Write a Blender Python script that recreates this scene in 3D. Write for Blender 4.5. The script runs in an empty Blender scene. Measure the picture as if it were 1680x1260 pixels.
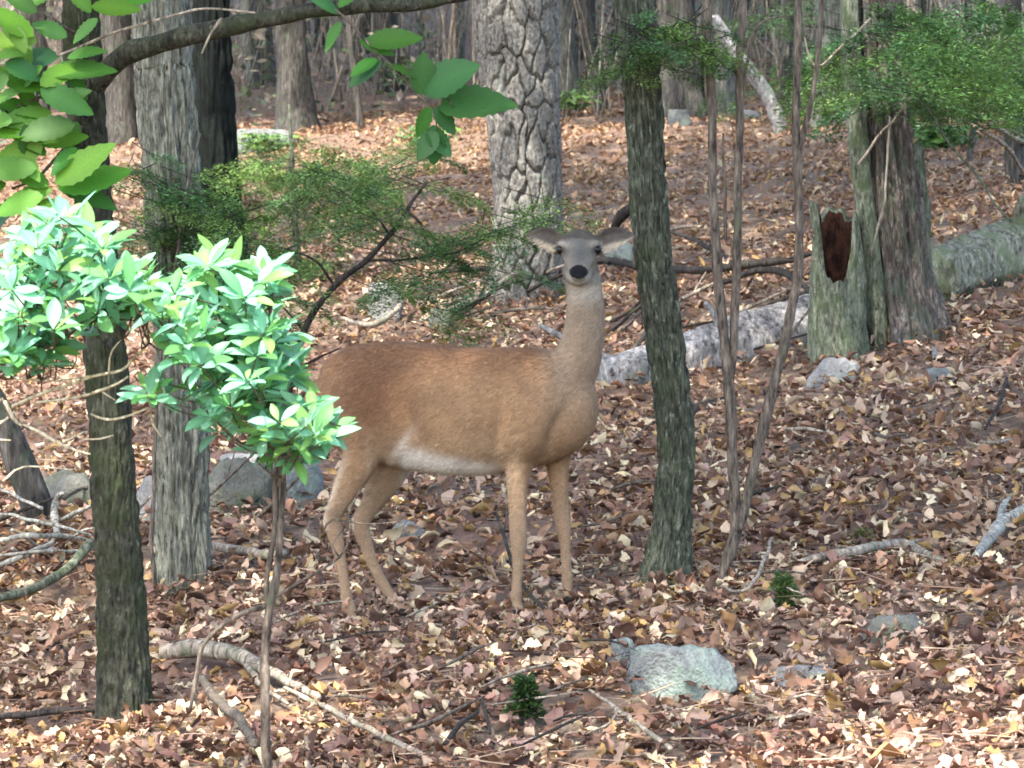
import bpy, bmesh, math, random
import numpy as np
from mathutils import Vector, Matrix

random.seed(7)
rng = np.random.default_rng(7)
SC = bpy.context.scene
COL = SC.collection
R = math.radians

# ------------------------------------------------------------------ camera, sky, sun, exposure
F = 6720.0                 # focal length in pixels of the 1680 px wide photograph
PITCH = R(2.0)
CAM = np.array([0.0, 0.0, 1.26])
cam_d = bpy.data.cameras.new('camera')
cam_d.sensor_width = 36.0
cam_d.lens = 36.0 * F / 1680.0
cam_d.clip_start = 0.1
cam_d.clip_end = 2000
cam_d.dof.use_dof = True
cam_d.dof.focus_distance = 13.8
cam_d.dof.aperture_fstop = 18
cam = bpy.data.objects.new('camera', cam_d)
cam.location = CAM
cam.rotation_euler = (math.pi / 2 - PITCH, 0, 0)
COL.objects.link(cam)
SC.camera = cam

SUN_EL, SUN_AZ = R(58), R(208)            # azimuth clockwise from +Y: the sun stands behind the camera, a little to its left
SUN = np.array([math.sin(SUN_AZ) * math.cos(SUN_EL), math.cos(SUN_AZ) * math.cos(SUN_EL), math.sin(SUN_EL)])
W = bpy.data.worlds.new('World')
SC.world = W
W.use_nodes = True
wn = W.node_tree.nodes
sky = wn.new('ShaderNodeTexSky')
sky.sky_type = 'NISHITA'
sky.sun_disc = False
sky.sun_elevation = SUN_EL
sky.sun_rotation = SUN_AZ
sky.dust_density = 2.5
sky.air_density = 1.0
sky.ozone_density = 0.6
bg = wn['Background']
bg.inputs['Strength'].default_value = 0.15
W.node_tree.links.new(sky.outputs[0], bg.inputs[0])
sun_d = bpy.data.lights.new('sun', 'SUN')
sun_d.energy = 2.4
sun_d.angle = R(0.6)
sun_d.color = (1.0, 0.95, 0.88)
sun = bpy.data.objects.new('sun', sun_d)
sun.rotation_euler = Vector(SUN).to_track_quat('Z', 'Y').to_euler()
sun.location = (0, 0, 30)
COL.objects.link(sun)
SC.view_settings.view_transform = 'Standard'
SC.view_settings.look = 'None'
SC.view_settings.gamma = 1.0
SC.view_settings.use_curve_mapping = False
SC.view_settings.exposure = 2.45
SC.render.engine = 'CYCLES'
SC.cycles.use_denoising = True
SC.cycles.max_bounces = 6
SC.cycles.diffuse_bounces = 4
SC.cycles.glossy_bounces = 2
SC.cycles.transmission_bounces = 4
SC.cycles.transparent_max_bounces = 4
SC.cycles.caustics_reflective = False
SC.cycles.caustics_refractive = False
SC.cycles.filter_width = 1.7

# ------------------------------------------------------------------ helpers
def lin(r, g, b):
    f = lambda c: (c / 255 / 12.92) if c <= 10 else ((c / 255 + 0.055) / 1.055) ** 2.4
    return np.array([f(r), f(g), f(b)])

def vnoise(p, seed=0):
    """value noise in 0..1 at points p (N,3)"""
    p = np.asarray(p, dtype=np.float64)
    i = np.floor(p).astype(np.int64)
    f = p - i
    f = f * f * (3 - 2 * f)
    out = np.zeros(len(p))
    for dx in (0, 1):
        for dy in (0, 1):
            for dz in (0, 1):
                h = ((i[:, 0] + dx) * 374761393 + (i[:, 1] + dy) * 668265263 + (i[:, 2] + dz) * 1440662683 + seed * 1013904223) & 0xffffffff
                h = ((h ^ (h >> 15)) * 2246822519) & 0xffffffff
                h = ((h ^ (h >> 13)) * 3266489917) & 0xffffffff
                h = (h ^ (h >> 16)) & 0xffff
                w = (f[:, 0] if dx else 1 - f[:, 0]) * (f[:, 1] if dy else 1 - f[:, 1]) * (f[:, 2] if dz else 1 - f[:, 2])
                out += w * (h / 65535.0)
    return out

def fbm(p, seed=0, octaves=3):
    s, a, n = np.zeros(len(p)), 1.0, 0.0
    q = np.array(p, dtype=np.float64)
    for o in range(octaves):
        s += a * vnoise(q, seed + o)
        n += a
        a *= 0.5
        q = q * 2.03 + 11.3
    return s / n

def ground_z(x, y):
    """height of the forest floor"""
    x = np.asarray(x, dtype=np.float64); y = np.asarray(y, dtype=np.float64)
    z = 0.067 * (y - 14.0)
    far = np.clip(y - 48.0, 0, None)
    z = z + np.minimum(0.0016 * far ** 2, 0.16 * far)
    z = z + 1.1 * np.tanh(0.12 * x / 1.1)
    near = np.exp(-((x - 0.1) ** 2 / 1.2 + (y - 13.9) ** 2 / 1.6))
    bump = 0.05 * np.sin(0.9 * x + 0.5 * y + 1.0) + 0.045 * np.sin(1.7 * x - 0.8 * y) + 0.03 * np.sin(2.3 * y + 0.7 * x + 2.0)
    bump = bump + 0.012 * np.sin(5.1 * x + 3.3 * y) + 0.012 * np.sin(6.3 * y - 4.1 * x + 1.0)
    z = z + bump * (1 - near)
    # bank of leaves under the mossy log
    z = z + 0.22 * np.exp(-((x - 3.1) ** 2 / 0.9 + (y - 26.5) ** 2 / 9.0))
    return z

CP, SP = math.cos(PITCH), math.sin(PITCH)
def P(px, py, d):
    """point that photo pixel (px,py) shows when it stands d metres away (world y = d)"""
    X = (px - 840.0) / F; Y = (630.0 - py) / F
    dy = CP + Y * SP; dz = -SP + Y * CP
    t = d / dy
    return np.array([X * t, d, CAM[2] + dz * t])

def pix(v):
    """photo pixel of world points (N,3)"""
    q = np.asarray(v) - CAM
    fw = q[:, 1] * CP - q[:, 2] * SP
    up = q[:, 1] * SP + q[:, 2] * CP
    return 840 + F * q[:, 0] / fw, 630 - F * up / fw

def G(px, py, lift=0.0):
    """where the ray through a photo pixel meets the ground"""
    d = 8.0; step = 0.25
    while d < 250:
        p = P(px, py, d)
        if p[2] < ground_z(p[0], p[1]):
            lo, hi = d - step, d
            for _ in range(20):
                m = (lo + hi) / 2
                q = P(px, py, m)
                if q[2] < ground_z(q[0], q[1]): hi = m
                else: lo = m
            p = P(px, py, hi)
            p[2] += lift
            return p
        d += step
    return P(px, py, 250)

def V(p): return Vector((float(p[0]), float(p[1]), float(p[2])))

def empty(name, loc, label=None, cat=None, group=None):
    o = bpy.data.objects.new(name, None)
    o.empty_display_size = 0.1
    o.location = V(loc)
    COL.objects.link(o)
    if label: o['label'] = label
    if cat: o['category'] = cat
    if group: o['group'] = group
    return o

def set_col(me, col):
    a = me.attributes.new('tint', 'FLOAT_COLOR', 'POINT')
    c = np.ones((len(me.vertices), 4), dtype=np.float32)
    c[:, :3] = np.asarray(col, dtype=np.float32)
    a.data.foreach_set('color', c.ravel())

def mesh_np(name, verts, faces, smooth=True, col=None):
    """verts (N,3), faces: array (M,k) or list of lists"""
    me = bpy.data.meshes.new(name)
    verts = np.asarray(verts, dtype=np.float32)
    if isinstance(faces, np.ndarray):
        m, k = faces.shape
        me.vertices.add(len(verts)); me.vertices.foreach_set('co', verts.ravel())
        me.loops.add(m * k); me.loops.foreach_set('vertex_index', faces.astype(np.int32).ravel())
        me.polygons.add(m)
        me.polygons.foreach_set('loop_start', np.arange(0, m * k, k, dtype=np.int32))
        me.update(calc_edges=True)
    else:
        me.from_pydata(verts.tolist(), [], faces)
        me.update()
    if smooth:
        me.polygons.foreach_set('use_smooth', np.ones(len(me.polygons), dtype=bool))
    if col is not None: set_col(me, col)
    return me

def link(name, me, mat, parent=None, loc=None):
    o = bpy.data.objects.new(name, me)
    if mat is not None and len(me.materials) == 0: me.materials.append(mat)
    if parent is not None: o.parent = parent
    if loc is not None: o.location = V(loc)
    COL.objects.link(o)
    return o

def part(name, verts, faces, mat, root, smooth=True, col=None):
    """a part whose verts are given in world coordinates"""
    v = np.asarray(verts) - np.array(root.location)
    return link(name, mesh_np(name, v, faces, smooth, col), mat, root)

def thing(name, verts, faces, mat, base, label, cat, group=None, smooth=True, col=None):
    o = link(name, mesh_np(name, np.asarray(verts) - np.asarray(base), faces, smooth, col), mat, None, base)
    o['label'] = label; o['category'] = cat
    if group: o['group'] = group
    return o

def resample(pts, vals, step):
    """Catmull-Rom through pts with per-point values; returns dense points"""
    pts = np.asarray(pts, float); vals = np.asarray(vals, float)
    if vals.ndim == 1: vals = vals[:, None]
    A = np.hstack([pts, vals])
    A = np.vstack([2 * A[0] - A[1], A, 2 * A[-1] - A[-2]])
    out = []
    for i in range(1, len(A) - 2):
        p0, p1, p2, p3 = A[i - 1], A[i], A[i + 1], A[i + 2]
        n = max(1, int(math.ceil(np.linalg.norm(p2[:3] - p1[:3]) / step)))
        for t in np.arange(n) / n:
            out.append(0.5 * ((2 * p1) + (-p0 + p2) * t + (2 * p0 - 5 * p1 + 4 * p2 - p3) * t ** 2 + (-p0 + 3 * p1 - 3 * p2 + p3) * t ** 3))
    out.append(A[-2])
    out = np.array(out)
    return out[:, :3], out[:, 3:]

def frames(pts):
    T = np.gradient(pts, axis=0)
    T /= np.linalg.norm(T, axis=1)[:, None] + 1e-9
    n = np.cross(T[0], [0.3, 1, 0.1]); n /= np.linalg.norm(n) + 1e-9
    N = []
    for t in T:
        n = n - t * np.dot(n, t); n /= np.linalg.norm(n) + 1e-9
        N.append(n)
    N = np.array(N)
    return T, N, np.cross(T, N)

def tube(pts, rad, seg=8, step=0.05, wob=0.0, seed=0):
    """tapered tube; returns verts, faces"""
    pts, r = resample(pts, rad, step)
    r = np.clip(r[:, 0], 0.0006, None)
    if wob:
        q = pts * 9.0
        pts = pts + wob * np.stack([vnoise(q, seed) - .5, vnoise(q, seed + 1) - .5, vnoise(q, seed + 2) - .5], 1)
        r = r * (0.85 + 0.3 * vnoise(pts * 30, seed + 3))
    T, N, B = frames(pts)
    th = np.arange(seg) / seg * 2 * np.pi
    ring = pts[:, None, :] + r[:, None, None] * (np.cos(th)[None, :, None] * N[:, None, :] + np.sin(th)[None, :, None] * B[:, None, :])
    n = len(pts)
    v = np.vstack([ring.reshape(-1, 3), pts[:1] - T[:1] * r[0] * .3, pts[-1:] + T[-1:] * r[-1] * .5])
    f = []
    for i in range(n - 1):
        for j in range(seg):
            a, b = i * seg + j, i * seg + (j + 1) % seg
            f.append([a, b, b + seg, a + seg])
    c0, c1 = n * seg, n * seg + 1
    for j in range(seg):
        f.append([c0, (j + 1) % seg, j])
        f.append([c1, (n - 1) * seg + j, (n - 1) * seg + (j + 1) % seg])
    return v, f

def merge(parts):
    vs, fs, o = [], [], 0
    for v, f in parts:
        vs.append(np.asarray(v)); fs += [[i + o for i in q] for q in f]; o += len(v)
    return np.vstack(vs), fs

# ------------------------------------------------------------------ materials
def nt(name):
    m = bpy.data.materials.new(name); m.use_nodes = True
    t = m.node_tree
    return m, t.nodes, t.links, t.nodes['Principled BSDF']

def noise_node(n, l, vec, scale, detail=4, rough=.6):
    x = n.new('ShaderNodeTexNoise'); x.inputs['Scale'].default_value = scale
    x.inputs['Detail'].default_value = detail; x.inputs['Roughness'].default_value = rough
    if vec is not None: l.new(vec, x.inputs['Vector'])
    return x.outputs[0]

def ramp(n, l, fac, stops):
    r = n.new('ShaderNodeValToRGB')
    e = r.color_ramp.elements
    while len(e) < len(stops): e.new(0.5)
    for q, (p, c) in zip(e, stops):
        q.position = p; q.color = (*[float(k) for k in c], 1)
    l.new(fac, r.inputs[0])
    return r.outputs[0]

def mixc(n, l, fac, a, b, mode='MIX'):
    x = n.new('ShaderNodeMix'); x.data_type = 'RGBA'; x.blend_type = mode
    for sock, val in ((x.inputs[0], fac), (x.inputs[6], a), (x.inputs[7], b)):
        if hasattr(val, 'node'): l.new(val, sock)
        elif isinstance(val, (int, float)): sock.default_value = val
        else: sock.default_value = (*[float(k) for k in val], 1)
    return x.outputs[2]

def bump(n, l, h, dist, strength, bs):
    b = n.new('ShaderNodeBump'); b.inputs['Strength'].default_value = strength; b.inputs['Distance'].default_value = dist
    l.new(h, b.inputs['Height']); l.new(b.outputs[0], bs.inputs['Normal'])

def bark_mat(name, c1, c2, moss=None, moss_amt=.5, scale=14, stretch=.25, lichen=None):
    """vertical-grained bark with patches of moss or lichen"""
    m, n, l, bs = nt(name)
    tc = n.new('ShaderNodeTexCoord'); mp = n.new('ShaderNodeMapping')
    mp.inputs['Scale'].default_value = (1, 1, stretch)
    l.new(tc.outputs['Object'], mp.inputs[0])
    g = noise_node(n, l, mp.outputs[0], scale, 6, .7)
    c = ramp(n, l, g, [(.32, c1), (.68, c2)])
    mp2 = n.new('ShaderNodeMapping'); mp2.inputs['Scale'].default_value = (1, 1, stretch * .7)
    l.new(tc.outputs['Object'], mp2.inputs[0])
    g2 = noise_node(n, l, mp2.outputs[0], scale * 3.6, 4, .7)
    c = mixc(n, l, ramp(n, l, g2, [(.36, (1, 1, 1)), (.5, (0, 0, 0))]), c, [k * .42 for k in c1])
    c = mixc(n, l, ramp(n, l, g2, [(.54, (0, 0, 0)), (.66, (.75, .75, .75))]), c, [min(1, k * 1.7) for k in c2])
    if lichen is not None:
        mp3 = n.new('ShaderNodeMapping'); mp3.inputs['Scale'].default_value = (1, 1, .45); l.new(tc.outputs['Object'], mp3.inputs[0])
        g4 = noise_node(n, l, mp3.outputs[0], 42, 4, .7)
        c = mixc(n, l, ramp(n, l, g4, [(.56, (0, 0, 0)), (.68, (1, 1, 1))]), c, lichen)
    if moss is not None:
        g3 = noise_node(n, l, tc.outputs['Object'], 7, 5, .7)
        c = mixc(n, l, ramp(n, l, g3, [(max(0, .72 - moss_amt * .6), (0, 0, 0)), (.86 - moss_amt * .5, (1, 1, 1))]), c, moss)
    l.new(c, bs.inputs['Base Color'])
    bs.inputs['Roughness'].default_value = .93
    bs.inputs['Specular IOR Level'].default_value = .2
    bump(n, l, g2, .014, .8, bs)
    return m

def leaf_mat(name, translucency=.3, rough=.55, spec=.35, vary=.25, base=None, veins=False):
    m, n, l, bs = nt(name)
    out = n['Material Output']
    oi = n.new('ShaderNodeObjectInfo')
    if base is None:
        at = n.new('ShaderNodeAttribute'); at.attribute_name = 'tint'
        c = at.outputs[0]
    else:
        x = n.new('ShaderNodeRGB'); x.outputs[0].default_value = (*[float(k) for k in base], 1); c = x.outputs[0]
    hs = n.new('ShaderNodeHueSaturation')
    mr = n.new('ShaderNodeMapRange'); mr.inputs[3].default_value = 1 - vary; mr.inputs[4].default_value = 1 + vary
    l.new(oi.outputs['Random'], mr.inputs[0]); l.new(mr.outputs[0], hs.inputs['Value'])
    mh = n.new('ShaderNodeMapRange'); mh.inputs[3].default_value = .5 - vary * .06; mh.inputs[4].default_value = .5 + vary * .06
    mu = n.new('ShaderNodeMath'); mu.operation = 'FRACT'
    m7 = n.new('ShaderNodeMath'); m7.operation = 'MULTIPLY'; m7.inputs[1].default_value = 7.31
    l.new(oi.outputs['Random'], m7.inputs[0]); l.new(m7.outputs[0], mu.inputs[0]); l.new(mu.outputs[0], mh.inputs[0]); l.new(mh.outputs[0], hs.inputs['Hue'])
    l.new(c, hs.inputs['Color'])
    tc = n.new('ShaderNodeTexCoord')
    g = noise_node(n, l, tc.outputs['Object'], 45, 3)
    c = mixc(n, l, .5, hs.outputs[0], ramp(n, l, g, [(.3, (.62, .6, .58)), (.7, (1.25, 1.2, 1.15))]), 'MULTIPLY')
    l.new(c, bs.inputs['Base Color'])
    bs.inputs['Roughness'].default_value = rough
    bs.inputs['Specular IOR Level'].default_value = spec
    tr = n.new('ShaderNodeBsdfTranslucent'); l.new(c, tr.inputs[0])
    mx = n.new('ShaderNodeMixShader'); mx.inputs[0].default_value = translucency
    l.new(bs.outputs[0], mx.inputs[1]); l.new(tr.outputs[0], mx.inputs[2]); l.new(mx.outputs[0], out.inputs[0])
    return m

def rock_mat(name, c1, c2, lichen, amt=.5):
    m, n, l, bs = nt(name)
    tc = n.new('ShaderNodeTexCoord')
    g = noise_node(n, l, tc.outputs['Object'], 9, 6, .7)
    c = ramp(n, l, g, [(.3, c1), (.7, c2)])
    g2 = noise_node(n, l, tc.outputs['Object'], 5, 5, .75)
    c = mixc(n, l, ramp(n, l, g2, [(.7 - amt * .5, (0, 0, 0)), (.82 - amt * .45, (1, 1, 1))]), c, lichen)
    g3 = noise_node(n, l, tc.outputs['Object'], 60, 3, .6)
    c = mixc(n, l, .6, c, ramp(n, l, g3, [(.3, (.6, .6, .6)), (.7, (1.3, 1.3, 1.3))]), 'MULTIPLY')
    l.new(c, bs.inputs['Base Color']); bs.inputs['Roughness'].default_value = .9
    bump(n, l, g3, .02, .8, bs)
    return m

M = {}
M['oak'] = bark_mat('mossy_oak_bark', lin(42, 42, 36), lin(66, 66, 54), lin(48, 54, 34), .45, 16, .6, lin(84, 88, 70))
M['greybark'] = bark_mat('grey_ridged_bark', lin(84, 84, 74), lin(126, 126, 112), lin(80, 86, 62), .2, 20, .26, lin(136, 140, 124))
M['dark'] = bark_mat('dark_bark', lin(9, 13, 12), lin(20, 25, 22), lin(17, 26, 19), .4, 16, .35)
M['pine'] = bark_mat('plated_pine_bark', lin(92, 88, 82), lin(124, 120, 112), lin(98, 108, 96), .25, 16, .9, lin(126, 130, 122))
M['hemlock'] = bark_mat('furrowed_hemlock_bark', lin(56, 59, 50), lin(86, 89, 74), lin(58, 70, 46), .34, 22, .36, lin(124, 130, 112))
M['brownbark'] = bark_mat('brown_rotten_bark', lin(74, 66, 60), lin(110, 100, 92), lin(84, 90, 76), .4, 16, .35, lin(130, 132, 122))
M['greenbark'] = bark_mat('green_grey_bark', lin(78, 82, 66), lin(112, 115, 96), lin(74, 86, 58), .35, 18, .4, lin(132, 134, 118))
M['twig'] = bark_mat('brown_twig_bark', lin(76, 68, 60), lin(108, 98, 86), lin(84, 90, 70), .25, 20, .3)
M['darktwig'] = bark_mat('dark_twig_bark', lin(42, 38, 36), lin(66, 60, 54), lin(56, 64, 46), .3, 20, .3)
M['paletwig'] = bark_mat('pale_dead_twig', lin(190, 176, 146), lin(216, 206, 176), None, 0, 20, .3)
M['deadwood'] = bark_mat('grey_dead_wood', lin(118, 106, 92), lin(164, 152, 134), lin(100, 106, 80), .3, 14, .25)
M['palelog'] = bark_mat('pale_grey_log_wood', lin(104, 100, 98), lin(158, 154, 150), lin(108, 114, 102), .3, 9, .6)
M['mosslog'] = bark_mat('moss_covered_log', lin(84, 82, 70), lin(130, 128, 112), lin(104, 114, 82), .4, 9, .6, lin(158, 166, 146))
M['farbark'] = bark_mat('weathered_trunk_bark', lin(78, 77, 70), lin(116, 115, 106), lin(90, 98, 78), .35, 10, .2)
M['farbark_dark'] = bark_mat('dark_trunk_bark', lin(54, 52, 48), lin(84, 80, 74), lin(62, 72, 54), .3, 10, .2)  # darker grey-brown bark
M['redrot_shaded'] = bark_mat('red_rotten_wood_shaded', lin(30, 19, 15), lin(72, 44, 32), None, 0, 10, .5)  # red rot made darker to put the hollow's shade into its colour
M['rock'] = rock_mat('lichen_rock', lin(92, 94, 92), lin(128, 130, 126), lin(128, 140, 126), .5)
M['palerock'] = rock_mat('pale_rock', lin(112, 110, 106), lin(150, 148, 142), lin(130, 140, 124), .35)
M['mossrock'] = rock_mat('mossy_rock', lin(82, 82, 74), lin(118, 116, 106), lin(84, 90, 66), .45)
M['litter'] = leaf_mat('dry_leaf', .12, .7, .25, .22)
M['canopy'] = leaf_mat('canopy_leaf', .25, .6, .3, .1, base=(.05, .11, .03))
M['laurel'] = leaf_mat('laurel_leaf', .34, .42, .4, .22)
M['oakleaf'] = leaf_mat('broad_oak_leaf', .42, .5, .35, .22)
M['needle'] = leaf_mat('hemlock_needle', .25, .5, .35, .1)
M['greyroot'] = bark_mat('grey_root_wood', lin(128, 124, 112), lin(168, 164, 150), None, 0, 14, .4)
M['moss'] = leaf_mat('moss_blade', .2, .7, .2, .1)

def ground_mat():
    m, n, l, bs = nt('forest_floor')
    tc = n.new('ShaderNodeTexCoord')
    g = noise_node(n, l, tc.outputs['Object'], 20, 8, .8)
    c = ramp(n, l, g, [(.28, lin(56, 46, 37)), (.45, lin(98, 81, 65)), (.58, lin(140, 117, 95)), (.75, lin(178, 156, 130))])
    g2 = noise_node(n, l, tc.outputs['Object'], .5, 4, .6)
    c = mixc(n, l, ramp(n, l, g2, [(.42, (0, 0, 0)), (.62, (1, 1, 1))]), c, mixc(n, l, .45, c, lin(128, 92, 74)))
    l.new(c, bs.inputs['Base Color']); bs.inputs['Roughness'].default_value = .95
    bump(n, l, g, .04, .8, bs)
    return m
M['ground'] = ground_mat()

# ------------------------------------------------------------------ ground
def build_ground():
    ys = np.concatenate([np.linspace(-25, 8, 20)[:-1], 8 * (320 / 8) ** (np.linspace(0, 1, 320))])
    t = np.concatenate([-np.geomspace(2.2, .22, 14)[:-1], np.linspace(-.22, .22, 160), np.geomspace(.22, 2.2, 14)[1:]])
    Y, T = np.meshgrid(ys, t, indexing='ij')
    X = T * np.maximum(Y, 9.0)
    Z = ground_z(X, Y)
    p = np.stack([X.ravel(), Y.ravel(), Z.ravel()], 1)
    q = p.copy(); q[:, 2] = 0
    lod = np.clip(p[:, 1], 12, 400) / 12
    p[:, 2] += (fbm(q * np.array([3.1, 3.1, 1]), 3, 3) - .5) * .06
    nr, nc = Y.shape
    i = np.arange(nr * nc).reshape(nr, nc)
    f = np.stack([i[:-1, :-1].ravel(), i[:-1, 1:].ravel(), i[1:, 1:].ravel(), i[1:, :-1].ravel()], 1)
    o = link('ground', mesh_np('ground', p, f), M['ground'])
    o['kind'] = 'structure'
    o['label'] = 'forest floor rising away under a carpet of dry brown leaves'
    return o
GROUND = build_ground()

# ------------------------------------------------------------------ leaves
def leaf_strip(length, width, prof, fold, curl, twist=0.0, seg=None):
    """leaf along +X, normal +Z; prof: half-width profile 0..1 at stations; 3 verts across"""
    n = len(prof)
    v = []
    for i, w in enumerate(prof):
        s = i / (n - 1)
        a = curl * (s - .3)
        x = length * (math.sin(a) / curl + .3 if abs(curl) > 1e-3 else s) if abs(curl) > 1e-3 else length * s
        z = length * (1 - math.cos(a)) / curl if abs(curl) > 1e-3 else 0
        hw = max(w, .02) * width / 2
        tw = twist * (s - .5)
        for k in (-1, 0, 1):
            yy = k * hw * math.cos(fold)
            zz = abs(k) * hw * math.sin(fold)
            v.append([x, yy * math.cos(tw) - zz * math.sin(tw), z + yy * math.sin(tw) + zz * math.cos(tw)])
    f = []
    for i in range(n - 1):
        a = i * 3
        f += [[a, a + 3, a + 4, a + 1], [a + 1, a + 4, a + 5, a + 2]]
    return np.array(v), np.array(f)

PAL = np.array([lin(*c) for c in [(172, 142, 124), (146, 110, 90), (116, 84, 68), (190, 166, 148), (92, 70, 64), (156, 120, 104), (206, 188, 162),
                                  (130, 100, 94), (160, 128, 90), (142, 106, 92), (106, 78, 70), (176, 148, 136)]]) * [1.08, 1.06, .97]
LOBED = [[.05, .55, .35, .95, .6, .8, .1], [.05, .4, .8, .55, 1, .6, .15], [.05, .5, .9, 1, .85, .5, .08], [.1, .7, .4, 1, .5, .7, .2]]

def build_litter():
    # positions: density falls with distance, as the pieces shrink in the picture
    ys, xs = [], []
    for y0 in np.arange(9.6, 62, .4):
        w = .142 * y0 + .9
        rho = 800 * min(1.0, (13.5 / y0) ** 1.38)
        n = int(rho * .4 * 2 * w)
        ys.append(y0 + rng.random(n) * .4); xs.append((rng.random(n) * 2 - 1) * w)
    x, y = np.concatenate(xs), np.concatenate(ys)
    # patches with fewer leaves (bare humus) and drifts with more
    dens = fbm(np.stack([x * 1.6, y * 1.6, 0 * x], 1), 21, 3)
    keep = rng.random(len(x)) < np.clip((dens - .2) * 3.2, .45, 1)
    x, y, dens = x[keep], y[keep], dens[keep]
    N = len(x)
    z = ground_z(x, y) + .008 + rng.random(N) ** 2 * .06 * (.5 + dens)
    q = np.stack([x * 3.1, y * 3.1, 0 * x], 1)
    z += (fbm(q, 3, 3) - .5) * .06
    yaw = rng.random(N) * 2 * np.pi
    tilt = np.abs(rng.normal(0, .75, N)); tdir = rng.random(N) * 2 * np.pi
    size = (.026 + .072 * rng.random(N) ** 1.6) * (1 + np.clip(y - 25, 0, 40) * .012)
    # colour: patchy, from a palette
    pn = vnoise(np.stack([x * 1.1, y * .8, 0 * x], 1), 5)
    ci = np.clip((pn * .75 + rng.random(N) * .9 - .3) * len(PAL), 0, len(PAL) - 1).astype(int)
    col = PAL[ci] * (.7 + .55 * rng.random(N))[:, None]
    farm = np.clip((y - 22) / 25, 0, 1)[:, None] * .45
    col = col * (1 - farm) + lin(150, 116, 90) * farm * (.5 + rng.random(N))[:, None]
    def templates(stations):
        out = []
        for k in range(28):
            r2 = random.Random(k)
            prof = LOBED[k % 4]
            if stations < 7: prof = list(np.interp(np.linspace(0, 1, stations), np.linspace(0, 1, 7), [.16, .5, .8, .95, .85, .6, .25]))
            v, ff_ = leaf_strip(1, r2.uniform(.42, .8), prof, r2.uniform(-.4, 1.1), r2.choice([-1, 1, 1]) * r2.uniform(.5, 2.6), r2.uniform(-1.4, 1.4))
            v = v - v.mean(0)
            v += np.array([[r2.uniform(-.03, .03), r2.uniform(-.05, .05), r2.uniform(-.09, .09)] for _ in v])
            out.append(v)
        return np.array(out), ff_
    tv, f = templates(7); nv = tv.shape[1]
    tv5, f5_ = templates(5); tv2, f2_ = templates(3)
    kind = rng.integers(0, len(tv), N)
    # rotation matrices: yaw then tilt about a horizontal axis
    c, s = np.cos(yaw), np.sin(yaw)
    Rz = np.zeros((N, 3, 3)); Rz[:, 0, 0] = c; Rz[:, 0, 1] = -s; Rz[:, 1, 0] = s; Rz[:, 1, 1] = c; Rz[:, 2, 2] = 1
    ax = np.stack([np.cos(tdir), np.sin(tdir), 0 * tdir], 1)
    K = np.zeros((N, 3, 3)); K[:, 0, 2] = ax[:, 1]; K[:, 2, 0] = -ax[:, 1]; K[:, 1, 2] = -ax[:, 0]; K[:, 2, 1] = ax[:, 0]
    Rt = np.eye(3)[None] + np.sin(tilt)[:, None, None] * K + (1 - np.cos(tilt))[:, None, None] * (K @ K)
    RM = Rt @ Rz
    # the 300 that show largest become objects of their own
    px, py = pix(np.stack([x, y, z], 1))
    inview = (px > 0) & (px < 1680) & (py > 0) & (py < 1260)
    show = np.where(inview, size / y, 0)
    # keep clear of the deer's hooves being hidden
    order = np.argsort(-show)
    solo = order[:300]
    rest = np.ones(N, bool); rest[solo] = False
    pts = np.stack([x, y, z], 1)
    VV, FF, CC, off = [], [], [], 0
    for sel, tt, ft in ((rest & (y < 14.5), tv, f), (rest & (y >= 14.5) & (y < 20), tv5, f5_), (rest & (y >= 20), tv2, f2_)):
        idx = np.nonzero(sel)[0]; n_ = tt.shape[1]
        VV.append((np.einsum('nij,nvj->nvi', RM[idx], tt[kind[idx]] * size[idx][:, None, None]) + pts[idx][:, None, :]).reshape(-1, 3))
        FF.append((ft[None] + (np.arange(len(idx)) * n_)[:, None, None]).reshape(-1, 4) + off); off += len(idx) * n_
        CC.append(np.repeat(col[idx], n_, 0))
    o = link('leaf_litter', mesh_np('leaf_litter', np.vstack(VV), np.vstack(FF), True, np.vstack(CC)), M['litter'], GROUND)
    o['kind'] = 'stuff'
    cache = {}
    for i in solo:
        ck = int(rng.integers(0, 6)); key = (int(kind[i]), ck)
        if key not in cache:
            me = mesh_np('dead_leaf', tv[kind[i]], f, True, np.repeat((PAL[ci[i]] * (.8 + .4 * rng.random()))[None], nv, 0)); cache[key] = me
        ob = link('dead_leaf', cache[key], M['litter'], GROUND)
        mm = Matrix([[*(RM[i][r] * size[i]), p] for r, p in enumerate((x[i], y[i], z[i]))] + [[0, 0, 0, 1]])
        ob.matrix_local = mm
    # fine twigs and pine needles among the leaves
    n2 = 10000
    yy = 9.8 + (rng.random(n2) ** 1.5) * 34; xx = (rng.random(n2) * 2 - 1) * (.142 * yy + .7)
    L = (.05 + .2 * rng.random(n2) ** 3); rr = .0009 + .0022 * rng.random(n2) ** 2
    a = rng.random(n2) * np.pi * 2; el = rng.normal(0, .15, n2)
    dv = np.stack([np.cos(a) * np.cos(el), np.sin(a) * np.cos(el), np.sin(el)], 1)
    base = np.stack([xx, yy, ground_z(xx, yy) + .025 + .04 * rng.random(n2)], 1)
    up = np.array([0, 0, 1.0]); sd = np.cross(dv, up); sd /= np.linalg.norm(sd, axis=1)[:, None]; u2 = np.cross(sd, dv)
    offs = [(1, -.6), (-1, -.6), (0, 1)]
    va = [base + rr[:, None] * (p * sd + q_ * u2) for p, q_ in offs]
    bend = rng.normal(0, .1, (n2, 1)) * L[:, None] * sd
    vm = [base + dv * L[:, None] * .5 + bend + rr[:, None] * (p * sd + q_ * u2) for p, q_ in offs]
    vb = [base + dv * L[:, None] + .5 * rr[:, None] * (p * sd + q_ * u2) for p, q_ in offs]
    vv = np.stack(va + vm + vb, 1)
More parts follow.
